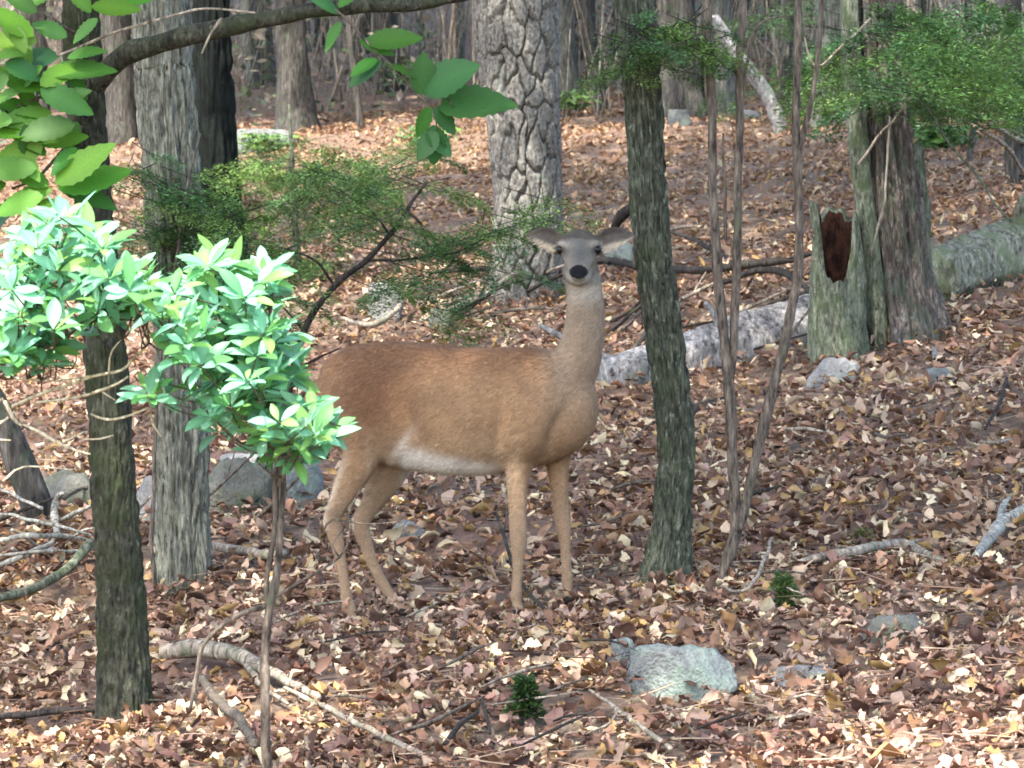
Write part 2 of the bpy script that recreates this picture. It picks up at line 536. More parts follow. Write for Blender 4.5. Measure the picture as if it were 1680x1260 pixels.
    ff = np.array([[k + o_, (k + 1) % 3 + o_, (k + 1) % 3 + 3 + o_, k + 3 + o_] for o_ in (0, 3) for k in range(3)])
    faces = (ff[None] + (np.arange(n2) * 9)[:, None, None]).reshape(-1, 4)
    tc = np.array([lin(150, 124, 100), lin(100, 80, 66), lin(184, 164, 136), lin(128, 96, 74)])[rng.integers(0, 4, n2)] * .75
    o = link('twig_litter', mesh_np('twig_litter', vv.reshape(-1, 3), faces, True, np.repeat(tc, 9, 0)), M['litter'], GROUND)
    o['kind'] = 'stuff'
build_litter()

# ------------------------------------------------------------------ trunks
def bark_ridges(th, z, r, depth, freq=9, zf=3.0, seed=0):
    """interlacing vertical ridges"""
    p = np.stack([np.cos(th) * freq / 2, np.sin(th) * freq / 2, z * zf], 1)
    a = np.abs(fbm(p, seed, 3) - .5) * 2
    return depth * (np.clip(a * 2.2, 0, 1) - .6)

def bark_plates(th, z, r, depth, nx=15, nz=7.0, seed=0):
    """pine plates: jittered tall cells parted by deep cracks"""
    u = th / (2 * np.pi) * nx; w = z * nz
    j = fbm(np.stack([np.cos(th) * 3, np.sin(th) * 3, z * 5], 1), seed + 9, 2)
    u = u + (j - .5) * 1.1; w = w + (fbm(np.stack([np.cos(th) * 2, np.sin(th) * 2, z * 3], 1), seed + 4, 2) - .5) * 1.6
    iu, iw = np.floor(u).astype(int), np.floor(w).astype(int)
    d1 = np.full(len(th), 9.0); d2 = np.full(len(th), 9.0); idc = np.zeros(len(th))
    for a in (-1, 0, 1):
        for b in (-1, 0, 1):
            cu, cw = iu + a, iw + b
            hk = ((cu % nx) * 7919 + cw * 104729 + seed * 31)
            h1 = ((hk * 1103515245 + 12345) >> 8 & 1023) / 1023; h2 = ((hk * 69069 + 1) >> 7 & 1023) / 1023
            dd = np.hypot(u - cu - .15 - .7 * h1, (w - cw - .1 - .8 * h2) * .7)
            closer = dd < d1
            d2 = np.where(closer, d1, np.minimum(d2, dd)); idc = np.where(closer, h1, idc); d1 = np.where(closer, dd, d1)
    e = np.clip((d2 - d1) * 9.0 - .3, 0, 1)
    return depth * (e ** .4 * (.9 + .2 * idc) - .8) + .25 * depth * (fbm(np.stack([np.cos(th) * 12, np.sin(th) * 12, z * 18], 1), seed, 2) - .5)

def trunk_mesh(pts, rad, seg, step, disp=None, ztop_fine=3.2, flare=None, seed=0):
    """pts world centres (bottom to top)"""
    c, r = resample(pts, rad, step)
    r = r[:, 0]
    # thin out rows well above the picture
    keep = np.ones(len(c), bool); above = np.nonzero(c[:, 2] > ztop_fine)[0]
    if len(above): keep[above] = (np.arange(len(above)) % max(1, int(.4 / step))) == 0; keep[-1] = True
    c, r = c[keep], r[keep]
    T, N, B = frames(c)
    th = np.arange(seg) / seg * 2 * np.pi
    TH, Z = np.meshgrid(th, c[:, 2], indexing='xy')
    rr = np.repeat(r[:, None], seg, 1)
    if flare:
        zb = c[0, 2]; fl = np.exp(-np.clip(Z - zb - .12, 0, None) / flare[1])
        lobes = 1 + .45 * np.sin(TH * flare[2] + seed) + .25 * np.sin(TH * (flare[2] + 2) + seed * 2.1)
        rr = rr * (1 + flare[0] * fl * lobes)
    if disp is not None:
        rr = rr + disp(TH.ravel(), Z.ravel(), rr.ravel()).reshape(rr.shape)
    ring = c[:, None, :] + rr[:, :, None] * (np.cos(TH)[:, :, None] * N[:, None, :] + np.sin(TH)[:, :, None] * B[:, None, :])
    n = len(c)
    i = np.arange(n * seg).reshape(n, seg)
    j = np.roll(i, -1, 1)
    f = np.stack([i[:-1].ravel(), j[:-1].ravel(), j[1:].ravel(), i[1:].ravel()], 1)
    return ring.reshape(-1, 3), f

def trunk_points(px, d, height):
    """px: (px,py,width) from base to the top of the picture; carries on upward to the given height"""
    pts = [P(a, b, d) for a, b, w in px]; rad = [w / 2 * d / F for a, b, w in px]
    b0 = pts[0].copy(); b0[2] = ground_z(b0[0], b0[1]) - .15
    if pts[0][2] - b0[2] > .1: pts.insert(0, b0); rad.insert(0, rad[0])
    else: pts[0][2] -= .15
    dirv = pts[-1] - pts[-2]; dirv /= np.linalg.norm(dirv)
    base = np.array([pts[0][0], pts[0][1], ground_z(pts[0][0], pts[0][1])])
    top = pts[-1].copy(); k = 4
    for i in range(1, k + 1):
        s = i / k
        dv = dirv * (1 - s * .6) + np.array([0, 0, 1]) * s * .6
        h = (base[2] + height - pts[-1][2])
        if h <= 0.3: break
        q = top + (dv / dv[2]) * h * s
        pts.append(q); rad.append(rad[len(px) - 1] * (1 - .6 * s))
    return pts, rad, base

def crown_cards(center, radii, n, size, seed, edge=True):
    g = np.random.default_rng(seed)
    # clumps inside an ellipsoid, leaves inside clumps
    nc = max(20, n // 45)
    cc = g.normal(0, 1, (nc, 3)); cc /= np.linalg.norm(cc, axis=1)[:, None]
    cc *= (g.random(nc) ** .4)[:, None]
    k = g.integers(0, nc, n)
    p = cc[k] * radii + g.normal(0, .16, (n, 3)) * radii + center
    if edge:
        # gap cut into the unseen crowns so sun reaches laurel and oak leaves
        t = (p[:, 2] - 1.0) / SUN[2]
        qx = p[:, 0] - SUN[0] * t; qy = p[:, 1] - SUN[1] * t
        keep = (qy > 10.1 + .3 * size) & ~((qx < -.8) & (qy < 11.95) & (qy > 11.2))
        p = p[keep]
    n = len(p)
    nrm = g.normal(0, 1, (n, 3)) * [.55, .55, .4] + [0, 0, 1]; nrm /= np.linalg.norm(nrm, axis=1)[:, None]
    t1 = np.cross(nrm, g.normal(0, 1, (n, 3))); t1 /= np.linalg.norm(t1, axis=1)[:, None]
    t2 = np.cross(nrm, t1)
    s = size * (.6 + .8 * g.random(n))[:, None]
    v = np.stack([p - t1 * s * .5, p + t2 * s * .28 + nrm * s * .05, p + t1 * s * .5, p - t2 * s * .28 + nrm * s * .05], 1).reshape(-1, 3)
    f = np.arange(n * 4).reshape(n, 4)
    return v, f

def tree(name, label, px, d, mat, height=11, seg=28, step=.05, disp=None, flare=None, crown=(4.2, 2200, .24), seed=0, cat='tree', group=None, crown_shift=(0, 0)):
    pts, rad, base = trunk_points(px, d, height)
    root = empty(name, base, label, cat, group)
    v, f = trunk_mesh(pts, rad, seg, step, disp, ztop_fine=P(840, -40, d)[2], flare=flare, seed=seed)
    part('trunk', v, f, mat, root)
    if crown:
        r_, n_, s_ = crown
        top = pts[-1]
        c = np.array([top[0] + crown_shift[0], top[1] + crown_shift[1], base[2] + height - .4])  # crown out of view, shifted and sized to keep sun off deer and ground
        v, f = crown_cards(c, np.array([r_, r_, r_ * .5]), n_, s_, seed + 100)
        part('crown', v, f, M['canopy'], root, smooth=False)['kind'] = 'stuff'
    return root

def gd(px, py):
    return float(G(px, py)[1])

# chestnut oak with mossy trunk
D1 = gd(205, 1200)
OAK = tree('oak_tree', 'slim dark mossy oak whose limb and toothed leaves hang over the laurel', [(207, 1205, 92), (203, 1100, 84), (196, 950, 78), (187, 800, 73), (178, 650, 70), (164, 480, 66), (150, 300, 62), (136, 100, 60), (130, -30, 58)], D1, M['oak'], 9.5, 110, .010,
           lambda t, z, r: bark_ridges(t, z, r, .013, 12, 12, 3) + .010 * (fbm(np.stack([np.cos(t) * 9, np.sin(t) * 9, z * 40], 1), 8, 2) - .5), flare=(.18, .12, 3), crown=(5.2, 7500, .24), seed=1, crown_shift=(.5, -3.0))
D2 = gd(300, 962)
tree('hickory_tree', 'pale grey ridged trunk beside the mossy oak', [(303, 965, 88), (300, 850, 86), (300, 700, 84), (296, 560, 86), (288, 400, 90), (278, 250, 93), (270, 120, 95), (264, -20, 95)], D2, M['greybark'], 12, 140, .013,
     lambda t, z, r: bark_ridges(t, z, r, .022, 14, 6.5, 19), flare=(.15, .12, 4), crown=(5.2, 7000, .24), seed=2)
D3 = gd(355, 470)
tree('black_trunk_tree', 'straight blackish trunk standing just behind the pale ridged one', [(372, 470, 76), (364, 350, 70), (356, 240, 64), (350, 120, 62), (346, -20, 60)], D3, M['dark'], 13, 80, .02,
     lambda t, z, r: bark_ridges(t, z, r, .04, 10, 3, 5), flare=(.2, .2, 3), crown=(7, 8000, .3), seed=3, crown_shift=(0, 4))
D7 = gd(858, 488)
tree('pine_tree', 'stout pine with deeply cracked plated bark', [(860, 492, 108), (864, 420, 106), (866, 330, 108), (860, 220, 116), (852, 110, 128), (846, -20, 136)], D7, M['pine'], 14, 220, .012,
     lambda t, z, r: bark_plates(t, z, r, .046, 13, 5.2, 3), flare=(.12, .25, 3), crown=(7.5, 9000, .3), seed=4, crown_shift=(0, 4))
D9 = gd(1088, 968)
HEM = tree('hemlock_tree', 'slender furrowed hemlock trunk with a gentle bend beside the deer', [(1086, 972, 80), (1098, 890, 66), (1106, 800, 60), (1108, 710, 58), (1098, 610, 58), (1082, 500, 58), (1070, 400, 58), (1063, 300, 58), (1058, 200, 58), (1048, 90, 60), (1036, -20, 60)], D9, M['hemlock'], 10, 140, .010,
     lambda t, z, r: bark_ridges(t, z, r, .020, 12, 9, 29), flare=(.4, .09, 3), crown=(5.2, 7500, .24), seed=5, crown_shift=(.2, -3.2))
# hollow old tree
D12 = gd(1480, 562)
OLD = tree('old_tree', 'old brown trunk with fluted base next to the hollow stump', [(1482, 566, 128), (1476, 500, 116), (1468, 420, 100), (1458, 330, 92), (1448, 230, 86), (1438, 120, 82), (1428, -20, 80)], D12, M['brownbark'], 12, 150, .018,
     lambda t, z, r: bark_ridges(t, z, r, .05, 8, 1.3, 41) + bark_ridges(t, z, r, .035, 18, 4, 43), flare=(.22, .3, 4), crown=(7, 8000, .3), seed=6, crown_shift=(0, 3))
D12b = gd(1440, 574)
tree('green_trunk_tree', 'thin greenish trunk pressed against the old brown trunk', [(1446, 576, 34), (1436, 480, 34), (1424, 380, 34), (1412, 280, 34), (1404, 180, 34), (1398, 90, 32), (1392, -20, 30)], D12b, M['greenbark'], 9, 20, .04,
     lambda t, z, r: bark_ridges(t, z, r, .012, 8, 3, 45), crown=(2.6, 900, .3), seed=7)
def later_old_tree():
    for k, (nm, s_, mt) in enumerate([('dead_branch', [(1406, 268, 5), (1432, 236, 5), (1462, 200, 5), (1497, 158, 3)], 'deadwood'), ('vine', [(1462, 190, 4), (1456, 250, 4), (1453, 310, 4), (1444, 360, 4), (1432, 420, 4)], 'deadwood'),
                         ('dead_branch', [(1440, 60, 6), (1480, 110, 5), (1540, 160, 5), (1640, 205, 4), (1700, 235, 3)], 'deadwood'), ('dead_branch', [(1430, 20, 5), (1500, 150, 5), (1580, 260, 4), (1690, 410, 3)], 'greenbark'), ('dead_branch', [(1430, 30, 5), (1400, 60, 4), (1340, 110, 4), (1320, 60, 2)], 'deadwood')]):
        v, f = px_tube([(a, b, c, -.35) for a, b, c in s_], D12, 6, .05, .02, 330 + k)
        part(nm, v, f, M[mt], OLD)
# broken upright slab behind the old tree
def snag(name, label, px, d, mat, seed, jag=.12, seg=28, cat='stump'):
    pts = [P(a, b, d) for a, b, w in px]; rad = [w / 2 * d / F for a, b, w in px]
    pts[0][2] = ground_z(pts[0][0], pts[0][1]) - .12
    base = np.array([pts[0][0], pts[0][1], ground_z(pts[0][0], pts[0][1])])
    v, f = trunk_mesh(pts, rad, seg, .04, lambda t, z, r: bark_ridges(t, z, r, .03, 9, 2, seed), ztop_fine=99, flare=(.15, .2, 3), seed=seed)
    n = len(v) // seg
    g = np.random.default_rng(seed)
    v = v.reshape(n, seg, 3)
    v[-1, :, 2] += g.random(seg) * jag; v[-2, :, 2] += g.random(seg) * jag * .4
    inner = v[-1] * .55 + v[-1].mean(0) * .45; inner[:, 2] = v[-2, :, 2].mean() - .05 - .1 * g.random(seg)
    vv = np.vstack([v.reshape(-1, 3), inner, inner.mean(0)[None] - [0, 0, .05]])
    k = n * seg
    fl = f.tolist()
    for j in range(seg):
        a, b = k - seg + j, k - seg + (j + 1) % seg
        fl.append([a, b, k + (j + 1) % seg, k + j]); fl.append([k + j, k + (j + 1) % seg, k + seg])
    root = empty(name, base, label, cat)
    part('trunk', vv, fl, mat, root)
    return root
snag('broken_snag', 'flat-topped grey-green dead snag behind the old brown trunk', [(1512, 520, 60), (1506, 430, 50), (1500, 330, 46), (1494, 246, 44)], D12 + .7, M['greenbark'], 51, .05)

def hollow_stump():
    d = gd(1375, 590) - .1
    base = G(1375, 585)
    root = empty('hollow_stump', base, 'jagged hollow stump with red rotten heart leaning on the old trunk', 'stump')
    s = d / F
    # outer wall: ring of staves of uneven height, open toward the camera near the top
    seg = 40; cx, cy = base[0], d + .12
    R0 = 43 * s
    outer, inner = [], []
    th = np.arange(seg) / seg * 2 * np.pi
    zt = base[2] + (590 - 360) * s
    g = np.random.default_rng(77)
    # heights by angle; th=-pi/2 faces the camera
    facing = (1 + np.cos(th + np.pi / 2)) / 2
    tt_ = np.clip((facing - .62) / .3, 0, 1); H = (zt - base[2]) * (1.06 - .46 * tt_ * tt_ * (3 - 2 * tt_) - .06 * g.random(seg) - .05 * np.sin(th * 3))
    H[(np.cos(th) < -.75)] *= 1.06
    rows = 24
    vo, vi = [], []
    for i in range(rows):
        t = i / (rows - 1)
        rr = R0 * (1.15 - .25 * t) * (1 + .07 * np.sin(th * 5 + 3 * t) + .05 * np.sin(th * 9 + 1))
        ri = rr * .74
        lean = -.02 * t
        vo.append(np.stack([cx + lean + rr * np.cos(th), cy + rr * np.sin(th) * .9, base[2] - .1 + (H + .1) * t], 1))
        vi.append(np.stack([cx + lean + ri * np.cos(th), cy + ri * np.sin(th) * .9, base[2] - .1 + (H + .1) * t - .02 * t], 1))
    v = np.vstack(vo)
    i = np.arange(rows * seg).reshape(rows, seg); j = np.roll(i, -1, 1)
    f = np.stack([i[:-1].ravel(), j[:-1].ravel(), j[1:].ravel(), i[1:].ravel()], 1)
    ths = np.tile(th, rows)
    v[:, :2] += (bark_ridges(ths, v[:, 2], 0, .03, 9, 2, 3))[:, None] * np.stack([np.cos(ths), np.sin(ths)], 1)
    vin = np.vstack(vi)
    k = len(v)
    rim = np.stack([i[-1], j[-1], j[-1] + k, i[-1] + k], 1)
    part('bark_shell', np.vstack([v, vin[-seg:]]), np.vstack([f, np.stack([i[-1], j[-1], k + np.roll(np.arange(seg), -1), k + np.arange(seg)], 1)]), M['greenbark'], root)
    f2 = f[:, ::-1]
    part('rotten_heart', vin, f2, M['redrot_shaded'], root)['label'] = 'red rotten inside wall of the stump'
    # floor of rotten wood inside the hollow
    mz = base[2] + .25 * (zt - base[2])
    n2 = 24; a = np.arange(n2) / n2 * 2 * np.pi
    fv = np.vstack([np.stack([cx + R0 * .8 * np.cos(a), cy + R0 * .7 * np.sin(a), mz + .03 * g.random(n2)], 1), [[cx, cy, mz - .04]]])
    part('rotten_floor', fv, [[q, (q + 1) % n2, n2] for q in range(n2)], M['redrot_shaded'], root)
hollow_stump()

# ------------------------------------------------------------------ trees farther up the slope
far = [
    # px list (base->top), label, material, height
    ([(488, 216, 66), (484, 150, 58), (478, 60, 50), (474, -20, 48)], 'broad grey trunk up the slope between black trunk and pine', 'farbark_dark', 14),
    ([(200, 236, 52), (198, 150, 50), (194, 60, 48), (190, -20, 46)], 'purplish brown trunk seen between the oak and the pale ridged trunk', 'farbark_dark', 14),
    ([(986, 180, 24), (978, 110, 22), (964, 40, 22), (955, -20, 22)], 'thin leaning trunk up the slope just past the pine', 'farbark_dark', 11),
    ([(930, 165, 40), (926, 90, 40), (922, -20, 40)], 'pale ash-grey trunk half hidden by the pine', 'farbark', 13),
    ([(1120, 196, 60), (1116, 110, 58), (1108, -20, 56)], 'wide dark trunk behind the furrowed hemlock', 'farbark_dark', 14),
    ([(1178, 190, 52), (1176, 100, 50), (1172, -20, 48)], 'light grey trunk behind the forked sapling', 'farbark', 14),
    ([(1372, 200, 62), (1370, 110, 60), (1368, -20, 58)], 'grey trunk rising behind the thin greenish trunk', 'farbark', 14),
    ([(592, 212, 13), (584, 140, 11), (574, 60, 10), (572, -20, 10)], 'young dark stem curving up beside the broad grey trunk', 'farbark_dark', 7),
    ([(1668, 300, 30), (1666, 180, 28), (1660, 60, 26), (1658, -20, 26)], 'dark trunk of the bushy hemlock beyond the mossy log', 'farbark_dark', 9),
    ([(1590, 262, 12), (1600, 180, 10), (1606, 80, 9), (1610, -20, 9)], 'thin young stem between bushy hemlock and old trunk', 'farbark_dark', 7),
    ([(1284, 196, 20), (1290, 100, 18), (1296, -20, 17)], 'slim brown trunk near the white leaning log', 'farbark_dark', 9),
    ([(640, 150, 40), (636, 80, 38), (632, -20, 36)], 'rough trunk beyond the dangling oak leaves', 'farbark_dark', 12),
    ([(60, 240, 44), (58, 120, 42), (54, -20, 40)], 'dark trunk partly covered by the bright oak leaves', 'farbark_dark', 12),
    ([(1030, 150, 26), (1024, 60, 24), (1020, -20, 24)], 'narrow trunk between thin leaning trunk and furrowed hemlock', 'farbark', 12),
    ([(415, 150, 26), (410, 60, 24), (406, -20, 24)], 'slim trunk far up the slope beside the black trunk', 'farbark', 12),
]
FAR = []
for k, (px, lab, mt, h) in enumerate(far):
    dd = gd(px[0][0], px[0][1])
    small = px[0][2] < 16
    FAR.append(tree('forest_tree', lab, px, dd, M[mt], h, 20 if not small else 8, .08,
         (lambda sd: (lambda t, z, r: bark_ridges(t, z, r, .05 if sd[1] else .0, 8, 1.5, sd[0])))((60 + k, not small)), flare=None if small else (.3, .4, 3),
         crown=(6 if not small else 1.6, 3000 if not small else 200, .42), seed=20 + k, group='trees up the slope'))
# the rows of trunks that close the view
g = np.random.default_rng(5)
for k in range(46):
    px0 = -40 + 1760 * ((k * .618) % 1); 
    py0 = 40 + 110 * g.random()
    w = 10 + 26 * g.random() ** 2
    lean = g.normal(0, 8)
    dd = min(gd(px0, py0), 120)
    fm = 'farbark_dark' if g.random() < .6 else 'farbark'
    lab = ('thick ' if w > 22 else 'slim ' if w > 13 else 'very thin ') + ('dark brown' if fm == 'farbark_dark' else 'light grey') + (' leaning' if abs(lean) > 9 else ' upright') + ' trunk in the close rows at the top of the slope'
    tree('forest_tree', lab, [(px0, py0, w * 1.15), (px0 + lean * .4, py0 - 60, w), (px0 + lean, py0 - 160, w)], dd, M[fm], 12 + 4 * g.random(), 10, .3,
         None, flare=(.3, .5, 3), crown=(5, 900, .6), seed=200 + k, group='rows of trees at the top of the slope')

# ------------------------------------------------------------------ the deer
DD = 14.0
YAW = R(15)
def dv(px):                       # depth offset of the body axis at a photo column
    return -.1 - (px - 750) / 480 * math.tan(YAW)

def ring(c, A, B, n=28, sq=1.0):
    th = np.arange(n) / n * 2 * np.pi
    co, si = np.cos(th), np.sin(th)
    if sq != 1.0:
        co = np.sign(co) * np.abs(co) ** sq; si = np.sign(si) * np.abs(si) ** sq
    return c[None] + co[:, None] * A[None] + si[:, None] * B[None]

def loft(rings):
    n = len(rings[0]); v = np.vstack(rings + [rings[0].mean(0)[None], rings[-1].mean(0)[None]])
    f = []
    for i in range(len(rings) - 1):
        for j in range(n):
            a, b = i * n + j, i * n + (j + 1) % n
            f.append([a, b, b + n, a + n])
    c0 = len(rings) * n; e = (len(rings) - 1) * n
    for j in range(n):
        f.append([c0, (j + 1) % n, j]); f.append([c0 + 1, e + j, e + (j + 1) % n])
    return v, f

AX = np.array([math.cos(YAW), -math.sin(YAW), 0]); LT = np.array([math.sin(YAW), math.cos(YAW), 0]); UP = np.array([0, 0, 1.0])

def limb(pts, n=18):
    """pts: (px, py, dv, fore-aft radius m, lateral radius m)"""
    c = np.array([P(a, b, DD + v) for a, b, v, _, _ in pts]); rr = [[p[3], p[4]] for p in pts]
    c, rr = resample(c, rr, .02)
    T = np.gradient(c, axis=0); T /= np.linalg.norm(T, axis=1)[:, None]
    rs = []
    for p, t, r in zip(c, T, rr):
        B = LT - t * np.dot(LT, t); B /= np.linalg.norm(B)
        A = np.cross(B, t)
        rs.append(ring(p, A * r[0], B * r[1], n))
    return loft(rs)

def build_deer():
    pieces = []
    # trunk of the body: (column, top, bottom, lateral radius)
    sec = [(524, 622, 690, .045), (533, 598, 712, .085), (552, 579, 735, .112), (585, 566, 752, .130), (625, 560, 762, .138), (680, 562, 772, .144), (740, 568, 779, .150),
           (800, 571, 779, .152), (850, 571, 772, .146), (888, 572, 764, .134), (920, 578, 752, .118), (948, 600, 738, .098), (968, 625, 716, .072), (978, 645, 695, .045)]
    c = np.array([P(a, (t + b) / 2, DD + dv(a)) for a, t, b, _ in sec])
    c, rr = resample(c, [[(b - t) / 2 / 480, l] for a, t, b, l in sec], .03)
    pieces.append(loft([ring(p, UP * r[0], LT * r[1], 36, .92) for p, r in zip(c, rr)]))
    # neck
    nk = [(880, 690, -.15, .10, .10), (908, 650, -.17, .118, .104), (935, 606, -.195, .100, .086), (950, 575, -.212, .080, .069), (957, 550, -.225, .071, .062), (961, 515, -.235, .0655, .057), (960, 485, -.24, .060, .056), (955, 450, -.245, .060, .058), (951, 420, -.24, .05, .055)]
    cc = np.array([P(a, b, DD + v) for a, b, v, _, _ in nk])
    cc, rr = resample(cc, [[q[3], q[4]] for q in nk], .02)
    pieces.append(loft([ring(p, np.array([1., 0, 0]) * r[0], np.array([0, 1.0, .1]) * r[1] * 1.05, 28) for p, r in zip(cc, rr)]))
    # head, seen from the front: axis runs from the poll toward the camera and down
    hx = 949.5
    hd = [(hx, 404, -.20, .040, .040), (hx, 402, -.235, .060, .054), (hx, 406, -.275, .0665, .060), (hx, 414, -.315, .059, .057), (hx, 423, -.35, .047, .052), (hx, 432, -.385, .0385, .046), (hx, 440, -.42, .034, .040), (hx, 445, -.447, .031, .034), (hx, 447, -.462, .019, .02)]
    ht = np.array([P(a, b, DD + v) for a, b, v, _, _ in hd])
    ht, rr = resample(ht, [[q[3], q[4]] for q in hd], .012)
    pieces.append(loft([ring(p, np.array([1., 0, 0]) * r[0], np.array([0, .35, .94]) * r[1], 28) for p, r in zip(ht, rr)]))
    # jaw and cheeks
    jw = [(hx, 440, -.235, .052, .045), (hx, 446, -.28, .050, .042), (hx, 452, -.33, .040, .034), (hx, 457, -.38, .030, .024), (hx, 459, -.425, .024, .018)]
    jt = np.array([P(a, b, DD + v) for a, b, v, _, _ in jw]); jt, rr = resample(jt, [[q[3], q[4]] for q in jw], .012)
    pieces.append(loft([ring(p, np.array([1., 0, 0]) * r[0], UP * r[1], 24) for p, r in zip(jt, rr)]))
    # brow ridges over the eyes
    for s in (-1, 1):
        b = np.array([P(hx + s * 31, 402, DD - .27), P(hx + s * 27, 400, DD - .30), P(hx + s * 20, 404, DD - .33)])
        b, r_ = resample(b, [.014, .016, .010], .01)
        pieces.append(loft([ring(p, np.array([1., 0, 0]) * r[0], UP * r[0], 12) for p, r in zip(b, r_)]))
    # ears: cupped blades standing out sideways, open toward the camera
    for s, tipx, tipy in ((-1, 868, 385), (1, 1040, 386)):
        e0 = P(hx + s * 27, 404, DD - .225); e1 = P(tipx, tipy, DD - .20)
        ax_ = e1 - e0; L = np.linalg.norm(ax_); ax_ /= L
        upv = UP - ax_ * np.dot(UP, ax_); upv /= np.linalg.norm(upv); fw = np.cross(ax_, upv); fw *= np.sign(-fw[1]) if fw[1] != 0 else 1
        rs = []
        for t in np.linspace(0, 1, 14):
            w = .042 * (math.sin(math.pi * min(1, .18 + t * .82)) ** .7) * (1 - .25 * t) + .003
            cen = e0 + ax_ * L * t * 1.04 + upv * .012 * math.sin(t * math.pi)
            n = 20; cr = []
            for k in range(n):
                a = k / n * 2 * np.pi
                y_ = math.cos(a) * w
                cup = (y_ / max(w, 1e-4)) ** 2 * .020 * (1 - t * .5)
                th_ = .0075 * math.sin(a)
                cr.append(cen + upv * y_ + fw * (cup + th_ - .004))
            rs.append(np.array(cr))
        pieces.append(loft(rs))
    # legs
    n1, f1 = -.10, .10
    near_hind = [(566, 628, dv(566) - .035, .115, .085), (584, 672, dv(584) - .055, .118, .082), (598, 715, dv(598) - .075, .088, .066), (592, 752, dv(592) - .085, .064, .052), (570, 798, -.105, .047, .04),
                 (551, 836, -.115, .030, .025), (545, 857, -.118, .033, .026), (552, 884, -.122, .025, .022), (560, 925, -.128, .0185, .0175), (569, 980, -.135, .0175, .0175), (574, 1000, -.138, .0225, .0215), (578, 1014, -.142, .017, .0175), (583, 1028, -.15, .022, .021), (587, 1038, -.158, .027, .024)]
    far_hind = [(585, 640, dv(585) + .05, .11, .075), (630, 705, dv(630) + .07, .09, .065), (642, 750, dv(640) + .08, .078, .058), (626, 796, .055, .058, .044), (606, 832, .055, .034, .029), (592, 858, .055, .033, .027),
                (600, 890, .052, .0245, .022), (614, 930, .046, .020, .019), (636, 970, .04, .019, .0185), (645, 984, .037, .0215, .021), (652, 994, .035, .017, .0175), (659, 1002, .032, .022, .021), (665, 1010, .03, .026, .023)]
    near_fore = [(892, 615, dv(892) - .06, .095, .06), (884, 665, dv(884) - .085, .098, .062), (868, 715, dv(868) - .095, .075, .056), (857, 752, -.222, .050, .043), (849, 790, -.222, .0375, .034),
                 (850, 835, -.222, .029, .026), (850, 868, -.222, .0305, .028), (851, 892, -.222, .0285, .027), (850, 920, -.224, .0195, .0185), (848, 960, -.226, .0178, .0172), (847, 978, -.228, .021, .0205), (848, 990, -.232, .0175, .0175), (850, 1000, -.24, .022, .021), (853, 1010, -.25, .026, .024)]
    far_fore = [(935, 640, dv(935) + .045, .085, .055), (928, 690, dv(928) + .065, .07, .052), (918, 735, dv(918) + .07, .05, .044), (916, 770, -.125, .0385, .035), (919, 805, -.125, .029, .027),
                (922, 842, -.125, .0285, .027), (924, 864, -.125, .027, .026), (927, 892, -.125, .0185, .018), (930, 935, -.126, .0175, .017), (931, 955, -.128, .0205, .02), (932, 968, -.13, .0165, .017), (934, 979, -.136, .021, .02), (937, 989, -.145, .025, .023)]
    for L_ in (near_hind, far_hind, near_fore, far_fore):
        pieces.append(limb(L_))
    # tail against the rump
    tl = [(522, 625, .02, .022, .035), (512, 655, .045, .024, .045), (508, 690, .055, .022, .048), (512, 730, .05, .016, .034), (516, 752, .045, .006, .012)]
    pieces.append(limb(tl, 14))
    v, f = merge(pieces)
    base = np.array([P(750, 1000, DD - .1)[0], DD - .1, 0]); base[2] = ground_z(base[0], base[1])
    root = empty('deer', base, 'brown white-tailed doe standing side-on with her head turned to look out', 'deer')
    me = mesh_np('deer_source', v - base, f)
    tmp = bpy.data.objects.new('deer_source', me); COL.objects.link(tmp)
    md = tmp.modifiers.new('r', 'REMESH'); md.mode = 'VOXEL'; md.voxel_size = .006; md.use_smooth_shade = True
    sm = tmp.modifiers.new('s', 'SMOOTH'); sm.factor = .5; sm.iterations = 5
    dg = bpy.context.evaluated_depsgraph_get()
    body = bpy.data.meshes.new_from_object(tmp.evaluated_get(dg))
    bpy.data.objects.remove(tmp); body.name = 'body'
    # blend the neck, shoulders and thighs into the trunk (the thin legs and the head keep their shape)
    nv = len(body.vertices)
    co = np.empty(nv * 3); body.vertices.foreach_get('co', co); co = co.reshape(-1, 3)
    ed = np.empty(len(body.edges) * 2, dtype=np.int32); body.edges.foreach_get('vertices', ed); ed = ed.reshape(-1, 2)
    deg = np.maximum(np.bincount(ed.ravel(), minlength=nv), 1)[:, None]
    qx, qy = pix(co + base)
    wt = (np.clip((qy - 485) / 40, 0, 1) * np.clip((800 - qy) / 60, 0, 1))[:, None] * .6
    for _ in range(18):
        acc = np.zeros((nv, 3))
        for k in range(3):
            acc[:, k] = np.bincount(ed[:, 0], co[ed[:, 1], k], nv) + np.bincount(ed[:, 1], co[ed[:, 0], k], nv)
        co += (acc / deg - co) * wt
    body.vertices.foreach_set('co', co.ravel().astype(np.float32)); body.update()
    co = np.empty(nv * 3); body.vertices.foreach_get('co', co); co = co.reshape(-1, 3)
    no = np.empty(nv * 3); body.vertices.foreach_get('normal', no); no = no.reshape(-1, 3)
    wv = co + base
    # muscle relief: hollow of the flank, shoulder edge, hip
    px, py = pix(wv); dep = wv[:, 1] - DD
    def blob(cx, cy, sx, sy, rot=0):
        a, b = px - cx, py - cy; c_, s_ = math.cos(rot), math.sin(rot)
        return np.exp(-(((a * c_ + b * s_) / sx) ** 2 + ((-a * s_ + b * c_) / sy) ** 2))
    nearside = np.clip(-no @ LT * 1.5, 0, 1)
